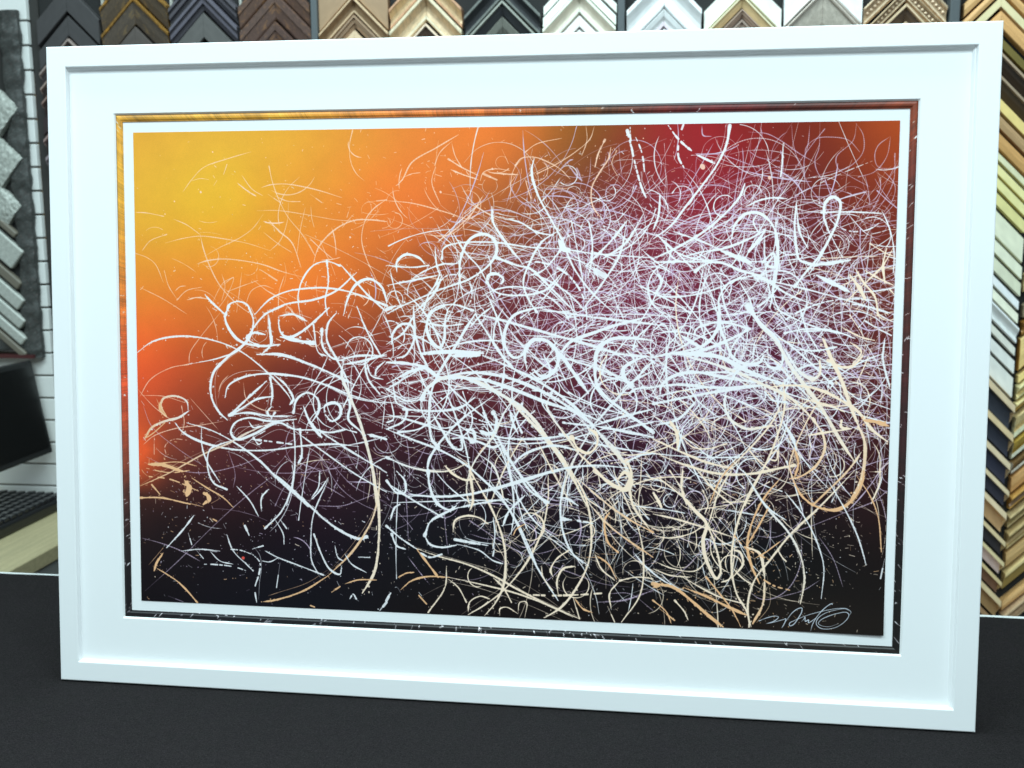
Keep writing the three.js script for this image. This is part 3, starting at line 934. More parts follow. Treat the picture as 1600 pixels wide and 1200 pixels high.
// ---------------------------------------------------------------- sample rack
const rackZ = -0.9;
const BAYS = [[-1.007, -0.877], [-0.877, -0.74], [-0.74, -0.604], [-0.604, -0.463], [-0.451, -0.317], [-0.317, -0.18], [-0.18, -0.039], [-0.039, 0.095], [0.11, 0.244], [0.244, 0.38], [0.38, 0.515], [0.515, 0.655], [0.674, 0.809], [0.809, 0.944]];
{
  const r = thing('sample_rack', 'black wall rack of moulding corner samples with slate uprights', 'rack', [0, -0.35, rackZ]);
  const black = std({ color: new THREE.Color().setRGB(0.012, 0.012, 0.012), roughness: 0.85 });
  const slate = std({ color: new THREE.Color().setRGB(0.085, 0.098, 0.105), roughness: 0.5 });
  const pale = std({ color: new THREE.Color().setRGB(0.42, 0.42, 0.38), roughness: 0.7 });
  const b = mesh('backing_board', new THREE.BoxGeometry(2.24, 1.62, 0.02), black, r); b.position.set(0.086, 0.81, -0.012);
  for (const x of [-0.457, 0.1025, 0.6645]) { const p = mesh('upright', new RoundedBoxGeometry(x > 0.5 ? 0.0165 : 0.0125, 1.62, 0.026, 2, 0.002), slate, r); p.position.set(x, 0.81, 0.0115); }
  const e = mesh('end_panel', new THREE.BoxGeometry(0.026, 1.62, 0.03), std({ color: new THREE.Color().setRGB(0.022, 0.02, 0.018), roughness: 0.6 }), r); e.position.set(-1.022, 0.81, -0.012);
  for (const x of [-0.877, -0.74, -0.604]) { const p = mesh('divider_strip', new THREE.BoxGeometry(0.004, 1.62, 0.006), pale, r); p.position.set(x, 0.81, 0.0015); }
}
// surface grain of the mouldings
const grain = dataTex(256, (x, y) => { const k = 240 + 22 * fbm(x / 60, y / 3.2, 1) * 2 + 7 * gauss(); return [k, k * 0.985, k * 0.96]; }, true);
const speck = dataTex(256, (x, y) => { const k = 228 + 45 * fbm(x / 16, y / 16, 5) + 30 * fbm(x / 4, y / 4, 2) + 10 * gauss(); return [k, k, k * 0.98]; }, true);
const worn = dataTex(256, (x, y) => { const a = fbm(x / 28, y / 11, 3), k = 190 + 12 * gauss() + 50 * fbm(x / 9, y / 9, 9); return a > 0.2 ? [255, 236, 190] : [k, k * 0.96, k * 0.93]; }, true);
const satin = dataTex(128, () => 246 + 5 * gauss(), true);
for (const t of [grain, speck, worn]) t.repeat.set(6, 6);
const SM = {
  paint: std({ vertexColors: true, map: satin, roughness: 0.42 }),
  wood: std({ vertexColors: true, map: grain, roughness: 0.55 }),
  leaf: std({ vertexColors: true, map: speck, roughness: 0.38, metalness: 0.08 }),
  worn: std({ vertexColors: true, map: worn, roughness: 0.6 }),
};
// cross-sections: [share of the width, height off the rack, colour of the stretch that follows]; colour 2 is the raw side
const D = 0.018;
const PROFILES = {
  flat: ['paint', [[0, 0, 0], [0, D - 0.002, 0], [0.04, D, 0], [0.96, D, 0], [1, D - 0.003, 0], [1, 0, 0]]],
  wood: ['wood', [[0, 0, 0], [0, D - 0.002, 0], [0.06, D, 0], [0.5, D + 0.0015, 0], [0.94, D, 0], [1, D - 0.003, 1], [1, 0, 1]]],
  lip: ['paint', [[0, 0, 1], [0, D + 0.003, 1], [0.03, D + 0.005, 1], [0.2, D + 0.005, 1], [0.24, D - 0.002, 0], [0.6, D - 0.004, 0], [1, D - 0.008, 0], [1, 0, 0]]],
  deep: ['paint', [[0, 0, 1], [0, D + 0.017, 1], [0.02, D + 0.019, 1], [0.28, D + 0.019, 1], [0.3, D + 0.016, 0], [0.34, D - 0.004, 0], [1, D - 0.008, 0], [1, 0, 0]]],
  inner: ['leaf', [[0, 0, 0], [0, D + 0.002, 0], [0.05, D + 0.004, 0], [0.4, D + 0.001, 0], [0.68, D - 0.005, 0], [0.7, D - 0.002, 1], [0.95, D - 0.002, 1], [1, D - 0.006, 1], [1, 0, 1]]],
  gold: ['worn', [[0, 0, 1], [0, D + 0.002, 1], [0.03, D + 0.004, 1], [0.13, D + 0.003, 1], [0.15, D, 0], [0.6, D - 0.002, 0], [0.96, D - 0.005, 0], [1, D - 0.007, 0], [1, 0, 0]]],
  worn: ['worn', [[0, 0, 0], [0, D, 0], [0.05, D + 0.003, 0], [0.4, D + 0.002, 0], [0.42, D, 0], [0.92, D - 0.004, 0], [1, D - 0.006, 1], [1, 0, 1]]],
  steps: ['paint', [[0, 0, 0], [0, D + 0.004, 0], [0.04, D + 0.006, 0], [0.24, D + 0.006, 0], [0.27, D + 0.001, 1], [0.42, D, 1], [0.44, D + 0.003, 0], [0.66, D + 0.002, 0], [0.68, D - 0.004, 1], [0.96, D - 0.006, 1], [1, D - 0.008, 0], [1, 0, 0]]],
  scoop: ['leaf', [[0, 0, 1], [0, D + 0.008, 1], [0.05, D + 0.01, 1], [0.16, D + 0.01, 1], [0.2, D + 0.007, 0], [0.3, D + 0.001, 0], [0.45, D - 0.004, 0], [0.62, D - 0.005, 0], [0.78, D - 0.003, 0], [0.82, D, 1], [0.95, D, 1], [1, D - 0.004, 1], [1, 0, 1]]],
  bead: ['leaf', [[0, 0, 1], [0, D + 0.006, 1], [0.08, D + 0.008, 1], [0.16, D + 0.006, 1], [0.2, D, 0], [0.7, D - 0.001, 0], [0.74, D + 0.003, 1], [0.86, D + 0.003, 1], [0.9, D - 0.004, 1], [1, D - 0.006, 1], [1, 0, 1]]],
  mottle: ['leaf', [[0, 0, 1], [0, D + 0.008, 1], [0.03, D + 0.01, 1], [0.08, D + 0.008, 1], [0.1, D + 0.003, 0], [0.4, D + 0.003, 0], [0.75, D + 0.002, 0], [1, D - 0.001, 0], [1, 0, 0]]],
};
function armGeo(side, hw, h, prof, cols) {              // one mitred arm: from the mitre at x = 0 to the cut end, sloping down at 45 degrees
  const quads = [], P = (x, t, z) => [side * x, -x - t * h, z];
  for (let k = 0; k < prof.length - 1; k++) {
    const [t0, z0, c] = prof[k], [t1, z1] = prof[k + 1];
    const x0 = 0.0002;
    const q = [P(x0, t0, z0), P(hw, t0, z0), P(hw, t1, z1), P(x0, t1, z1)];
    const v0 = t0 * h + z0, v1 = t1 * h + z1;
    quads.push([side > 0 ? q : [q[1], q[0], q[3], q[2]], side > 0 ? [[0, v0], [hw * 1.41, v0], [hw * 1.41, v1], [0, v1]] : [[hw * 1.41, v0], [0, v0], [0, v1], [hw * 1.41, v1]], cols[Math.min(c, cols.length - 1)]]);
  }
  for (const x of [0.0002, hw]) for (let k = 1; k < prof.length - 2; k++) {
    const a = P(x, prof[0][0], prof[0][1]), b = P(x, prof[k][0], prof[k][1]), c = P(x, prof[k + 1][0], prof[k + 1][1]);
    quads.push([[a, b, c, P(x, prof[prof.length - 1][0], 0)], null, cols[cols.length - 1]]);
  }
  return quadGeo(quads);
}
// column, height of the point, width measured upright, cross-section, colours, what singles it out
const SAMPLES = [
  [0, 0.9601, 0.0484, 'flat', [[67, 65, 66]], "charcoal flat corner sample, first from top of rack column one"],
  [0, 0.9046, 0.0372, 'flat', [[67, 65, 66]], "charcoal flat corner sample, second from top of rack column one"],
  [0, 0.8626, 0.0234, 'lip', [[63, 57, 58], [161, 144, 138]], "charcoal lipped corner sample, third from top of rack column one"],
  [0, 0.8345, 0.0211, 'lip', [[57, 48, 43], [163, 142, 131]], "near-black lipped corner sample, fourth from top of rack column one"],
  [0, 0.8086, 0.026, 'lip', [[54, 44, 41], [142, 117, 107]], "near-black lipped corner sample, fifth from top of rack column one"],
  [0, 0.7767, 0.0308, 'flat', [[49, 39, 40]], "near-black flat corner sample, sixth from top of rack column one"],
  [0, 0.7387, 0.0286, 'lip', [[54, 45, 43], [157, 132, 127]], "near-black lipped corner sample, seventh from top of rack column one"],
  [0, 0.7052, 0.036, 'lip', [[63, 56, 58], [154, 140, 144]], "charcoal lipped corner sample, eighth from top of rack column one"],
  [1, 0.9831, 0.045, 'gold', [[96, 81, 62], [178, 137, 63]], "dark brown gold-edged corner sample, first from top of rack column two"],
  [1, 0.9341, 0.0482, 'gold', [[98, 86, 74], [176, 133, 54]], "charcoal gold-edged corner sample, second from top of rack column two"],
  [1, 0.8812, 0.0393, 'flat', [[85, 77, 73]], "charcoal flat corner sample, third from top of rack column two"],
  [2, 0.9763, 0.0311, 'steps', [[83, 79, 86], [65, 63, 68]], "charcoal stepped corner sample, first from top of rack column three"],
  [2, 0.9412, 0.034, 'steps', [[97, 93, 104], [72, 69, 76]], "dark grey stepped corner sample, second from top of rack column three"],
  [2, 0.9026, 0.0457, 'flat', [[93, 91, 89]], "dark grey flat corner sample, third from top of rack column three"],
  [3, 0.9783, 0.0396, 'worn', [[122, 93, 80], [193, 149, 93]], "dark brown distressed corner sample, first from top of rack column four"],
  [3, 0.9347, 0.0473, 'worn', [[118, 91, 82], [193, 149, 93]], "dark grey distressed corner sample, second from top of rack column four"],
  [3, 0.8828, 0.0386, 'worn', [[113, 87, 80], [205, 161, 100]], "dark grey distressed corner sample, third from top of rack column four"],
  [4, 0.9864, 0.0613, 'flat', [[168, 137, 106]], "taupe flat corner sample, first from top of rack column five"],
  [4, 0.9211, 0.0273, 'scoop', [[192, 158, 125], [241, 207, 171]], "taupe scooped corner sample, second from top of rack column five"],
  [4, 0.8898, 0.0218, 'steps', [[163, 133, 107], [218, 184, 152]], "taupe stepped corner sample, third from top of rack column five"],
  [4, 0.864, 0.0225, 'flat', [[230, 198, 163]], "tan flat corner sample, fourth from top of rack column five"],
  [5, 0.962, 0.0344, 'scoop', [[248, 215, 174], [228, 176, 142]], "cream scooped corner sample, first from top of rack column six"],
  [5, 0.9236, 0.0465, 'scoop', [[247, 215, 177], [255, 238, 208]], "cream scooped corner sample, second from top of rack column six"],
  [5, 0.8715, 0.0245, 'lip', [[102, 80, 68], [252, 224, 197]], "dark brown lipped corner sample, third from top of rack column six"],
  [6, 0.9486, 0.0371, 'scoop', [[63, 64, 69], [124, 127, 125]], "charcoal scooped corner sample, first from top of rack column seven"],
  [6, 0.9072, 0.0245, 'lip', [[54, 55, 59], [168, 169, 159]], "near-black lipped corner sample, second from top of rack column seven"],
  [6, 0.8787, 0.0419, 'inner', [[133, 133, 127], [83, 84, 87]], "silver grey two-tone corner sample, third from top of rack column seven"],
  [7, 0.9592, 0.0154, 'flat', [[255, 254, 246]], "white flat corner sample, first from top of rack column eight"],
  [7, 0.9398, 0.0165, 'flat', [[255, 255, 248]], "white flat corner sample, second from top of rack column eight"],
  [7, 0.9193, 0.0372, 'scoop', [[255, 245, 227], [255, 255, 238]], "pale yellow green scooped corner sample, third from top of rack column eight"],
  [7, 0.8781, 0.02, 'flat', [[255, 247, 242]], "pale green flat corner sample, fourth from top of rack column eight"],
  [7, 0.8541, 0.0197, 'flat', [[255, 255, 251]], "white flat corner sample, fifth from top of rack column eight"],
  [8, 0.9456, 0.0578, 'scoop', [[255, 255, 255], [255, 255, 255]], "white scooped corner sample, first from top of rack column nine"],
  [8, 0.8835, 0.0284, 'inner', [[255, 255, 255], [237, 221, 230]], "white two-tone corner sample, second from top of rack column nine"],
  [8, 0.8511, 0.0195, 'flat', [[255, 254, 253]], "white flat corner sample, third from top of rack column nine"],
  [9, 0.9431, 0.0362, 'flat', [[255, 255, 246]], "white flat corner sample, first from top of rack column ten"],
  [9, 0.9029, 0.0193, 'lip', [[247, 220, 169], [255, 243, 203]], "pale yellow lipped corner sample, second from top of rack column ten"],
  [9, 0.8796, 0.0131, 'steps', [[189, 161, 142], [237, 207, 188]], "tan stepped corner sample, third from top of rack column ten"],
  [9, 0.8625, 0.0214, 'steps', [[163, 141, 127], [216, 189, 173]], "silver grey stepped corner sample, fourth from top of rack column ten"],
  [10, 0.9719, 0.0585, 'flat', [[255, 255, 255]], "white flat corner sample, first from top of rack column eleven"],
  [10, 0.9072, 0.0698, 'mottle', [[189, 178, 167], [255, 239, 228]], "silver grey mottled corner sample, second from top of rack column eleven"],
  [11, 0.9422, 0.0322, 'bead', [[193, 163, 131], [253, 224, 193]], "tan beaded corner sample, first from top of rack column twelve"],
  [11, 0.906, 0.021, 'bead', [[179, 151, 121], [247, 219, 186]], "taupe beaded corner sample, second from top of rack column twelve"],
  [11, 0.881, 0.0264, 'lip', [[89, 70, 54], [230, 201, 164]], "dark brown lipped corner sample, third from top of rack column twelve"],
  [11, 0.8506, 0.0253, 'scoop', [[205, 176, 144], [245, 215, 182]], "tan scooped corner sample, fourth from top of rack column twelve"],
  [12, 0.9389, 0.0221, 'wood', [[235, 186, 127]], "tan wood-grain corner sample, first from top of the column hugging the frame"],
  [12, 0.9103, 0.0162, 'wood', [[241, 190, 129]], "tan wood-grain corner sample, second from top of the column hugging the frame"],
  [12, 0.8876, 0.0162, 'flat', [[248, 230, 180]], "pale yellow green flat corner sample, third from top of the column hugging the frame"],
  [12, 0.8649, 0.027, 'wood', [[238, 184, 121]], "tan wood-grain corner sample, fourth from top of the column hugging the frame"],
  [12, 0.8235, 0.0158, 'flat', [[120, 104, 44]], "olive flat corner sample, fifth from top of the column hugging the frame"],
  [12, 0.8012, 0.0293, 'lip', [[49, 35, 23], [189, 163, 136]], "near-black lipped corner sample, sixth from top of the column hugging the frame"],
  [12, 0.7654, 0.0306, 'lip', [[67, 50, 30], [174, 150, 125]], "near-black lipped corner sample, seventh from top of the column hugging the frame"],
  [12, 0.7283, 0.0204, 'flat', [[254, 223, 144]], "pale yellow flat corner sample, eighth from top of the column hugging the frame"],
  [12, 0.7014, 0.0216, 'wood', [[193, 157, 115]], "taupe wood-grain corner sample, ninth from top of the column hugging the frame"],
  [12, 0.6733, 0.0259, 'wood', [[218, 167, 104]], "taupe wood-grain corner sample, tenth from top of the column hugging the frame"],
  [12, 0.6409, 0.0124, 'flat', [[241, 235, 194]], "pale yellow green flat corner sample, eleventh from top of the column hugging the frame"],
  [12, 0.622, 0.0167, 'flat', [[255, 241, 173]], "pale yellow green flat corner sample, twelfth from top of the column hugging the frame"],
  [12, 0.5988, 0.0178, 'flat', [[251, 239, 171]], "pale yellow green flat corner sample, thirteenth from top of the column hugging the frame"],
  [12, 0.5745, 0.0207, 'flat', [[243, 230, 159]], "pale yellow green flat corner sample, fourteenth from top of the column hugging the frame"],
  [12, 0.5447, 0.0427, 'flat', [[245, 243, 215]], "pale green flat corner sample, fifteenth from top of the column hugging the frame"],
  [12, 0.4955, 0.0226, 'flat', [[251, 249, 223]], "pale green flat corner sample, sixteenth from top of the column hugging the frame"],
  [12, 0.4664, 0.0234, 'flat', [[237, 235, 207]], "pale green flat corner sample, seventeenth from top of the column hugging the frame"],
  [12, 0.436, 0.0156, 'flat', [[255, 255, 255]], "white flat corner sample, eighteenth from top of the column hugging the frame"],
  [12, 0.4131, 0.0168, 'flat', [[254, 251, 228]], "pale green flat corner sample, nineteenth from top of the column hugging the frame"],
  [12, 0.3891, 0.0287, 'scoop', [[255, 255, 253], [255, 255, 255]], "white scooped corner sample, twentieth from top of the column hugging the frame"],
  [12, 0.3539, 0.0147, 'flat', [[245, 241, 228]], "pale green flat corner sample, twenty-first from top of the column hugging the frame"],
  [12, 0.3297, 0.0235, 'flat', [[248, 246, 240]], "pale green flat corner sample, twenty-second from top of the column hugging the frame"],
  [12, 0.2997, 0.0366, 'flat', [[243, 241, 234]], "pale green flat corner sample, twenty-third from top of the column hugging the frame"],
  [12, 0.2539, 0.0475, 'deep', [[64, 70, 85], [237, 210, 173]], "navy deep-edged corner sample, twenty-fourth from top of the column hugging the frame"],
  [12, 0.1999, 0.0458, 'deep', [[63, 68, 85], [240, 210, 165]], "navy deep-edged corner sample, twenty-fifth from top of the column hugging the frame"],
  [12, 0.1476, 0.0439, 'deep', [[62, 67, 91], [243, 217, 180]], "navy deep-edged corner sample, twenty-sixth from top of the column hugging the frame"],
  [12, 0.0972, 0.0339, 'deep', [[63, 67, 89], [244, 218, 178]], "navy deep-edged corner sample, twenty-seventh from top of the column hugging the frame"],
  [12, 0.0568, 0.0429, 'deep', [[224, 186, 142], [252, 224, 184]], "tan deep-edged corner sample, twenty-eighth from top of the column hugging the frame"],
  [12, 0.0033, 0.0322, 'deep', [[65, 65, 80], [245, 218, 171]], "navy deep-edged corner sample, twenty-ninth from top of the column hugging the frame"],
  [12, -0.0354, 0.0301, 'deep', [[255, 235, 244], [247, 224, 173]], "pale blue deep-edged corner sample, thirtieth from top of the column hugging the frame"],
  [12, -0.072, 0.0291, 'deep', [[160, 124, 106], [240, 213, 159]], "taupe deep-edged corner sample, thirty-first from top of the column hugging the frame"],
  [12, -0.1076, 0.0413, 'deep', [[222, 187, 135], [248, 220, 173]], "tan deep-edged corner sample, thirty-second from top of the column hugging the frame"],
  [12, -0.1554, 0.037, 'deep', [[157, 121, 91], [183, 144, 106]], "taupe deep-edged corner sample, thirty-third from top of the column hugging the frame"],
  [13, 0.5917, 0.0219, 'flat', [[230, 220, 188]], "pale yellow green flat corner sample, first from top of the column at the photo's edge"],
  [13, 0.5577, 0.0187, 'flat', [[241, 230, 198]], "pale yellow green flat corner sample, second from top of the column at the photo's edge"],
  [13, 0.5305, 0.0377, 'flat', [[193, 184, 159]], "pale yellow green flat corner sample, third from top of the column at the photo's edge"],
  [13, 0.4855, 0.0301, 'flat', [[240, 213, 159]], "pale yellow flat corner sample, fourth from top of the column at the photo's edge"],
  [13, 0.4317, 0.0214, 'flat', [[161, 144, 117]], "silver grey flat corner sample, fifth from top of the column at the photo's edge"],
  [13, 0.4029, 0.0237, 'scoop', [[192, 141, 74], [160, 112, 54]], "taupe scooped corner sample, sixth from top of the column at the photo's edge"],
  [13, 0.3727, 0.0569, 'wood', [[252, 218, 146], [204, 145, 61]], "tan wood-grain corner sample, seventh from top of the column at the photo's edge"],
  [13, 0.307, 0.0131, 'flat', [[248, 219, 146]], "pale yellow flat corner sample, eighth from top of the column at the photo's edge"],
  [13, 0.2874, 0.0242, 'scoop', [[255, 230, 163], [255, 241, 186]], "pale yellow scooped corner sample, ninth from top of the column at the photo's edge"],
  [13, 0.2567, 0.0169, 'lip', [[212, 176, 106], [255, 235, 173]], "taupe lipped corner sample, tenth from top of the column at the photo's edge"],
  [13, 0.2333, 0.0406, 'inner', [[245, 217, 161], [255, 252, 219]], "pale yellow two-tone corner sample, eleventh from top of the column at the photo's edge"],
  [13, 0.1862, 0.031, 'inner', [[207, 171, 80], [255, 252, 232]], "taupe two-tone corner sample, twelfth from top of the column at the photo's edge"],
  [13, 0.1487, 0.0211, 'inner', [[144, 112, 74], [255, 243, 228]], "dark brown two-tone corner sample, thirteenth from top of the column at the photo's edge"],
  [13, 0.1211, 0.0287, 'wood', [[210, 161, 104]], "taupe wood-grain corner sample, fourteenth from top of the column at the photo's edge"],
  [13, 0.0859, 0.0237, 'scoop', [[169, 135, 108], [230, 176, 98]], "taupe scooped corner sample, fifteenth from top of the column at the photo's edge"],
  [13, 0.0504, 0.0226, 'scoop', [[193, 169, 119], [237, 210, 159]], "pale yellow scooped corner sample, sixteenth from top of the column at the photo's edge"],
  [13, 0.0186, 0.0319, 'scoop', [[192, 159, 106], [229, 200, 146]], "taupe scooped corner sample, seventeenth from top of the column at the photo's edge"],
  [13, -0.0198, 0.0265, 'wood', [[218, 179, 123]], "tan wood-grain corner sample, eighteenth from top of the column at the photo's edge"],
  [13, -0.0571, 0.0327, 'lip', [[176, 149, 85], [247, 220, 159]], "taupe lipped corner sample, nineteenth from top of the column at the photo's edge"],
  [13, -0.1127, 0.017, 'wood', [[235, 188, 129]], "tan wood-grain corner sample, twentieth from top of the column at the photo's edge"],
  [13, -0.1362, 0.0318, 'scoop', [[212, 173, 136], [238, 203, 165]], "tan scooped corner sample, twenty-first from top of the column at the photo's edge"],
];
for (const [ci, y, h, kind, colours, label] of SAMPLES) {
  const [a, b] = BAYS[ci], hw = (b - a) / 2 - 0.0022 - (ci === 12 ? 0.004 : 0);   // a gap is left between neighbours
  const t = thing('corner_sample', label, 'moulding sample', [(a + b) / 2 + gauss() * 0.0006, y, rackZ - 0.0015], 'moulding corner samples on the rack');
  t.rotation.z = gauss() * 0.006;
  const [own, prof] = PROFILES[kind], mat = Math.min(...colours[0]) > 205 ? 'paint' : own;
  const cols = colours.map((c) => new THREE.Color().setRGB(c[0] / 255, c[1] / 255, c[2] / 255, THREE.SRGBColorSpace));
  for (const s of [-1, 1]) { const m = mesh('arm', armGeo(s, hw, h, prof, cols), SM[mat], t); if (kind === 'bead') bead(m, s, hw, h, cols[1]); }
}
function bead(m, s, hw, h, c) {                         // a row of small pearls along the moulding
  const g = [];
  for (let x = 0.004; x < hw - 0.003; x += 0.0058) { const b = new THREE.SphereGeometry(0.0026, 7, 5); b.translate(s * x, -x - 0.46 * h, D + 0.0005); g.push(b); }
  const p = mesh('pearl_row', mergeGeometries(g), std({ color: c, roughness: 0.4, metalness: 0.2 }), m);
  p.userData.kind = 'stuff';
}
console.log('samples', SAMPLES.length);

// ---------------------------------------------------------------- the corner with the slatted panel, left of the rack
{
  const t = thing('slat_panel', 'white slatted display panel with brown slots at the left edge', 'slat panel', [-1.3265, -0.1, -0.902]);
  const slotM = std({ color: new THREE.Color().setRGB(0.2, 0.13, 0.06), roughness: 0.8 });
  const slatM = std({ color: new THREE.Color().setRGB(0.7, 0.7, 0.68), roughness: 0.6 });
  const p = mesh('slot_backing', new THREE.BoxGeometry(0.6, 1.2, 0.01), slotM, t); p.position.set(0, 0.6, 0);
  const sg = new RoundedBoxGeometry(0.6, 0.042, 0.012, 2, 0.0015);
  for (let y = 0.898 - 0.0457 * 21; y < 1.1; y += 0.0457) { const s = mesh('slat', sg, slatM, t); s.position.set(0, y + 0.0231 + 0.1, 0.011); }
}
function ornate(w, h, d, nx, ny, amp, f, seedZ) {      // a carved length: a box whose face and sides are worked by noise
  const g = new THREE.BoxGeometry(w, h, d, nx, ny, 6), p = g.attributes.position;
  for (let i = 0; i < p.count; i++) {
    const x = p.getX(i), y = p.getY(i), z = p.getZ(i);
    const n = fbm(x * f, y * f, seedZ + z * f), m = Math.sin(y * 95 + 2 * fbm(x * 40, y * 25, seedZ));
    p.setX(i, x + amp * 0.8 * (fbm(y * f * 0.8, z * f, seedZ + 4)) * Math.sign(x) + amp * 0.25 * m * Math.sign(x));
    if (z > -d / 2 + 0.001) p.setZ(i, z * (1 - 0.45 * Math.pow(Math.abs(2 * x / w), 3)) + amp * n + amp * 0.3 * m);
  }
  g.computeVertexNormals();
  return g;
}
{
  const dark = std({ roughness: 0.55, map: dataTex(256, (x, y) => { const a = fbm(x / 9, y / 9, 2) + 0.6 * fbm(x / 3, y / 3, 6), k = 44 + 8 * gauss() + (a > 0.12 ? 260 * (a - 0.1) : 0), r = fbm(x / 30, y / 30, 11) > 0.25 ? 14 : 0; return [k + r, k + 2, k]; }, true) });
  dark.map.repeat.set(2, 8);
  const t = thing('ornate_frame', 'charcoal ornate carved frame with worn flecks hanging on the slats', 'picture frame', [-1.175, 0.25, -0.8835]);
  const r = mesh('side_rail', ornate(0.036, 0.665, 0.014, 10, 160, 0.0045, 75, 1), dark, t); r.position.set(0.119, 0.333, 0.0085);
  const l = mesh('side_rail', ornate(0.036, 0.665, 0.014, 10, 160, 0.0045, 75, 5), dark, t); l.position.set(-0.119, 0.333, 0.0085);
  const b = mesh('bottom_rail', ornate(0.03, 0.2, 0.014, 8, 60, 0.004, 60, 9).rotateZ(Math.PI / 2), dark, t); b.position.set(0, 0.03, 0.0082);
  const u = mesh('top_rail', ornate(0.036, 0.2, 0.014, 8, 60, 0.004, 60, 13).rotateZ(Math.PI / 2), dark, t); u.position.set(0, 0.646, 0.0082);
  const k = mesh('inner_panel', new THREE.BoxGeometry(0.21, 0.6, 0.003), std({ color: new THREE.Color().setRGB(0.016, 0.015, 0.014), roughness: 0.8 }), t); k.position.set(0, 0.335, 0.0025);
  const red = mesh('red_edge', new THREE.BoxGeometry(0.25, 0.007, 0.02), std({ color: new THREE.Color().setRGB(0.06, 0.012, 0.012), roughness: 0.5 }), t); red.position.set(0, 0.004, 0.012);
}
{
  const silver = std({ roughness: 0.5, metalness: 0.15, map: dataTex(256, (x, y) => { const a = fbm(x / 22, y / 22, 4), k = 172 + 40 * a + 9 * gauss() - (fbm(x / 7, y / 5, 8) > 0.28 ? 60 : 0); return [k, k + 2, k * 0.97]; }, true) });
  silver.map.repeat.set(2, 2);
  const taupe = std({ color: 0x6f6a60, roughness: 0.5, map: grain });
  // y of the upper edge where the arm meets the dark rail, height, material, carved?
  const list = [
    [0.79, 0.085, silver, 1, 'carved silver moulding arm, uppermost inside the ornate frame'],
    [0.695, 0.085, silver, 1, 'carved silver moulding arm, second from the top inside the ornate frame'],
    [0.6, 0.055, silver, 1, 'carved silver moulding arm above the narrow taupe one in the ornate frame'],
    [0.543, 0.02, taupe, 0, 'narrow taupe moulding arm in the middle of the ornate frame'],
    [0.519, 0.068, silver, 0, 'broad smooth silver moulding arm below the narrow taupe one'],
    [0.448, 0.028, taupe, 0, 'lower taupe moulding arm between two silver ones in the ornate frame'],
    [0.417, 0.04, silver, 0, 'third smooth silver moulding arm from the bottom of the ornate frame'],
    [0.375, 0.034, silver, 0, 'second smooth silver moulding arm from the bottom of the ornate frame'],
    [0.339, 0.03, silver, 0, 'lowest silver moulding arm inside the ornate frame'],
    [0.307, 0.022, taupe, 0, 'lowest taupe moulding arm inside the ornate frame'],
  ];
  for (const [y, h, m, carved, label] of list) {
    const L = 0.155, c = Math.SQRT1_2, wd = h * 0.66;
    const g = carved ? ornate(wd * 1.38, L, 0.016, 24, 90, 0.0045, 150, y * 10) : new RoundedBoxGeometry(wd, L, 0.014, 3, 0.004);
    g.rotateZ(0.86);
    const o = mesh('silver_sample', g, m, scene);
    o.position.set(-1.078 - 0.5 * (L - 0.02) * 0.757, y - h / 2 + 0.02 + 0.5 * (L - 0.05) * 0.652 - 0.045, -0.87);
    o.userData = { label, category: 'moulding sample', group: 'silver mouldings in the ornate frame' };
  }
}
{
  // counter with a wooden border, running away from the viewer
  const t = thing('wooden_counter', 'light wooden counter running back beside the rack, behind the black table', 'counter', [-1.13, -0.76, -0.62]);
  const wood = std({ roughness: 0.5, map: dataTex(256, (x, y) => { const k = 1 + 0.13 * fbm(x / 4, y / 70, 2) + 0.02 * gauss(); return [176 * k, 164 * k, 128 * k]; }, true) });
  const top = mesh('counter_top', new RoundedBoxGeometry(0.5, 0.028, 0.6, 2, 0.003), wood, t); top.position.set(0, 0.696, 0);
  const side = mesh('side_panel', new THREE.BoxGeometry(0.02, 0.68, 0.58), std({ color: new THREE.Color().setRGB(0.2, 0.2, 0.19), roughness: 0.5 }), t); side.position.set(0.237, 0.341, 0);
  const s2 = mesh('side_panel', new THREE.BoxGeometry(0.02, 0.68, 0.58), std({ color: new THREE.Color().setRGB(0.14, 0.145, 0.145), roughness: 0.5 }), t); s2.position.set(-0.22, 0.341, 0);
  const patch = mesh('pale_patch', new THREE.BoxGeometry(0.002, 0.07, 0.05), std({ color: new THREE.Color().setRGB(0.4, 0.43, 0.43), roughness: 0.8 }), t); patch.position.set(0.249, 0.645, -0.16);  // thin paler patch on the grey side panel
}
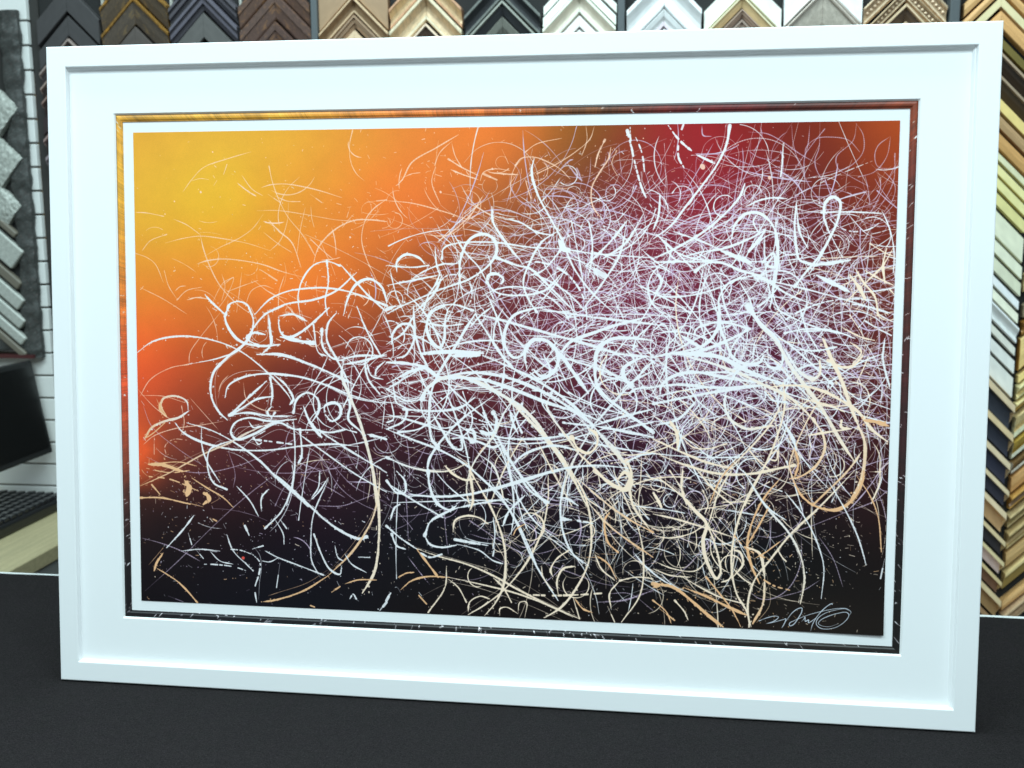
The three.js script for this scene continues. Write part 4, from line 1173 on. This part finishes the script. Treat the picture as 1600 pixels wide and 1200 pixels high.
{
  const t = thing('keyboard', 'black keyboard on the wooden counter under the monitor', 'keyboard', [-1.075, -0.05, -0.66]);
  const k = std({ color: new THREE.Color().setRGB(0.012, 0.012, 0.013), roughness: 0.4 });
  const b = mesh('case', new RoundedBoxGeometry(0.155, 0.022, 0.42, 3, 0.006), k, t); b.position.y = 0.0115;
  const kg = new RoundedBoxGeometry(0.0155, 0.008, 0.0155, 2, 0.002), km = std({ color: new THREE.Color().setRGB(0.018, 0.018, 0.02), roughness: 0.22 });
  for (let i = 0; i < 7; i++) for (let j = 0; j < 20; j++) { const q = mesh('key', kg, km, t); q.position.set(-0.062 + i * 0.0205, 0.0255, -0.196 + j * 0.0205 + (i % 3) * 0.002); q.rotation.z = 0.1; }
}
{
  const t = thing('monitor', 'black flat monitor seen edge-on below the ornate frame', 'monitor', [-1.046, -0.04, -0.63]);
  const m = std({ color: new THREE.Color().setRGB(0.006, 0.006, 0.006), roughness: 0.3 }), bz = std({ color: new THREE.Color().setRGB(0.02, 0.02, 0.02), roughness: 0.45 });
  const g = new THREE.Group(); g.name = 'screen_unit'; g.position.set(0.02, 0.1, 0); g.rotation.z = 0.17; t.add(g);
  const c = mesh('casing', new RoundedBoxGeometry(0.024, 0.19, 0.48, 3, 0.004), bz, g); c.position.set(-0.014, 0.095, 0);
  const s = mesh('screen', new THREE.BoxGeometry(0.002, 0.166, 0.456), m, g); s.position.set(-0.0015, 0.096, 0);
  const n = mesh('stand', new RoundedBoxGeometry(0.03, 0.14, 0.06, 2, 0.006), bz, t); n.position.set(-0.035, 0.08, 0.02);
  const f = mesh('foot', new RoundedBoxGeometry(0.05, 0.012, 0.2, 2, 0.005), bz, t); f.position.set(-0.07, 0.008, 0.02);
}

// ---------------------------------------------------------------- ceiling panel lamps that light the shop (above the view), the rearmost one added for the rack
for (const [x, z, power] of LAMPS) {
  const t = thing('ceiling_lamp', `flat white ceiling panel lamp ${z < 0 ? 'added above the table to brighten the rack' : z > 2 ? 'farthest in front of the table' : x < 0 ? 'above the table beside the counter' : 'above the table beside the moulding rack'}`, 'lamp', [x, LAMP_Y, z], 'ceiling panel lamps');
  mesh('housing', new THREE.BoxGeometry(1.24, 0.04, 0.64), std({ color: 0xdddddd, roughness: 0.5 }), t).position.y = 0.03;
  mesh('diffuser', new THREE.BoxGeometry(1.2, 0.008, 0.6), std({ color: 0xffffff, emissive: lampColour, emissiveIntensity: 1.5, roughness: 0.6 }), t).position.y = 0.004;
  const l = new THREE.RectAreaLight(lampColour, power, 1.2, 0.6);
  l.name = 'panel_light'; l.position.set(x, LAMP_Y - 0.004, z); l.lookAt(x, -5, z);
  scene.add(l);
}

renderer.render(scene, camera);
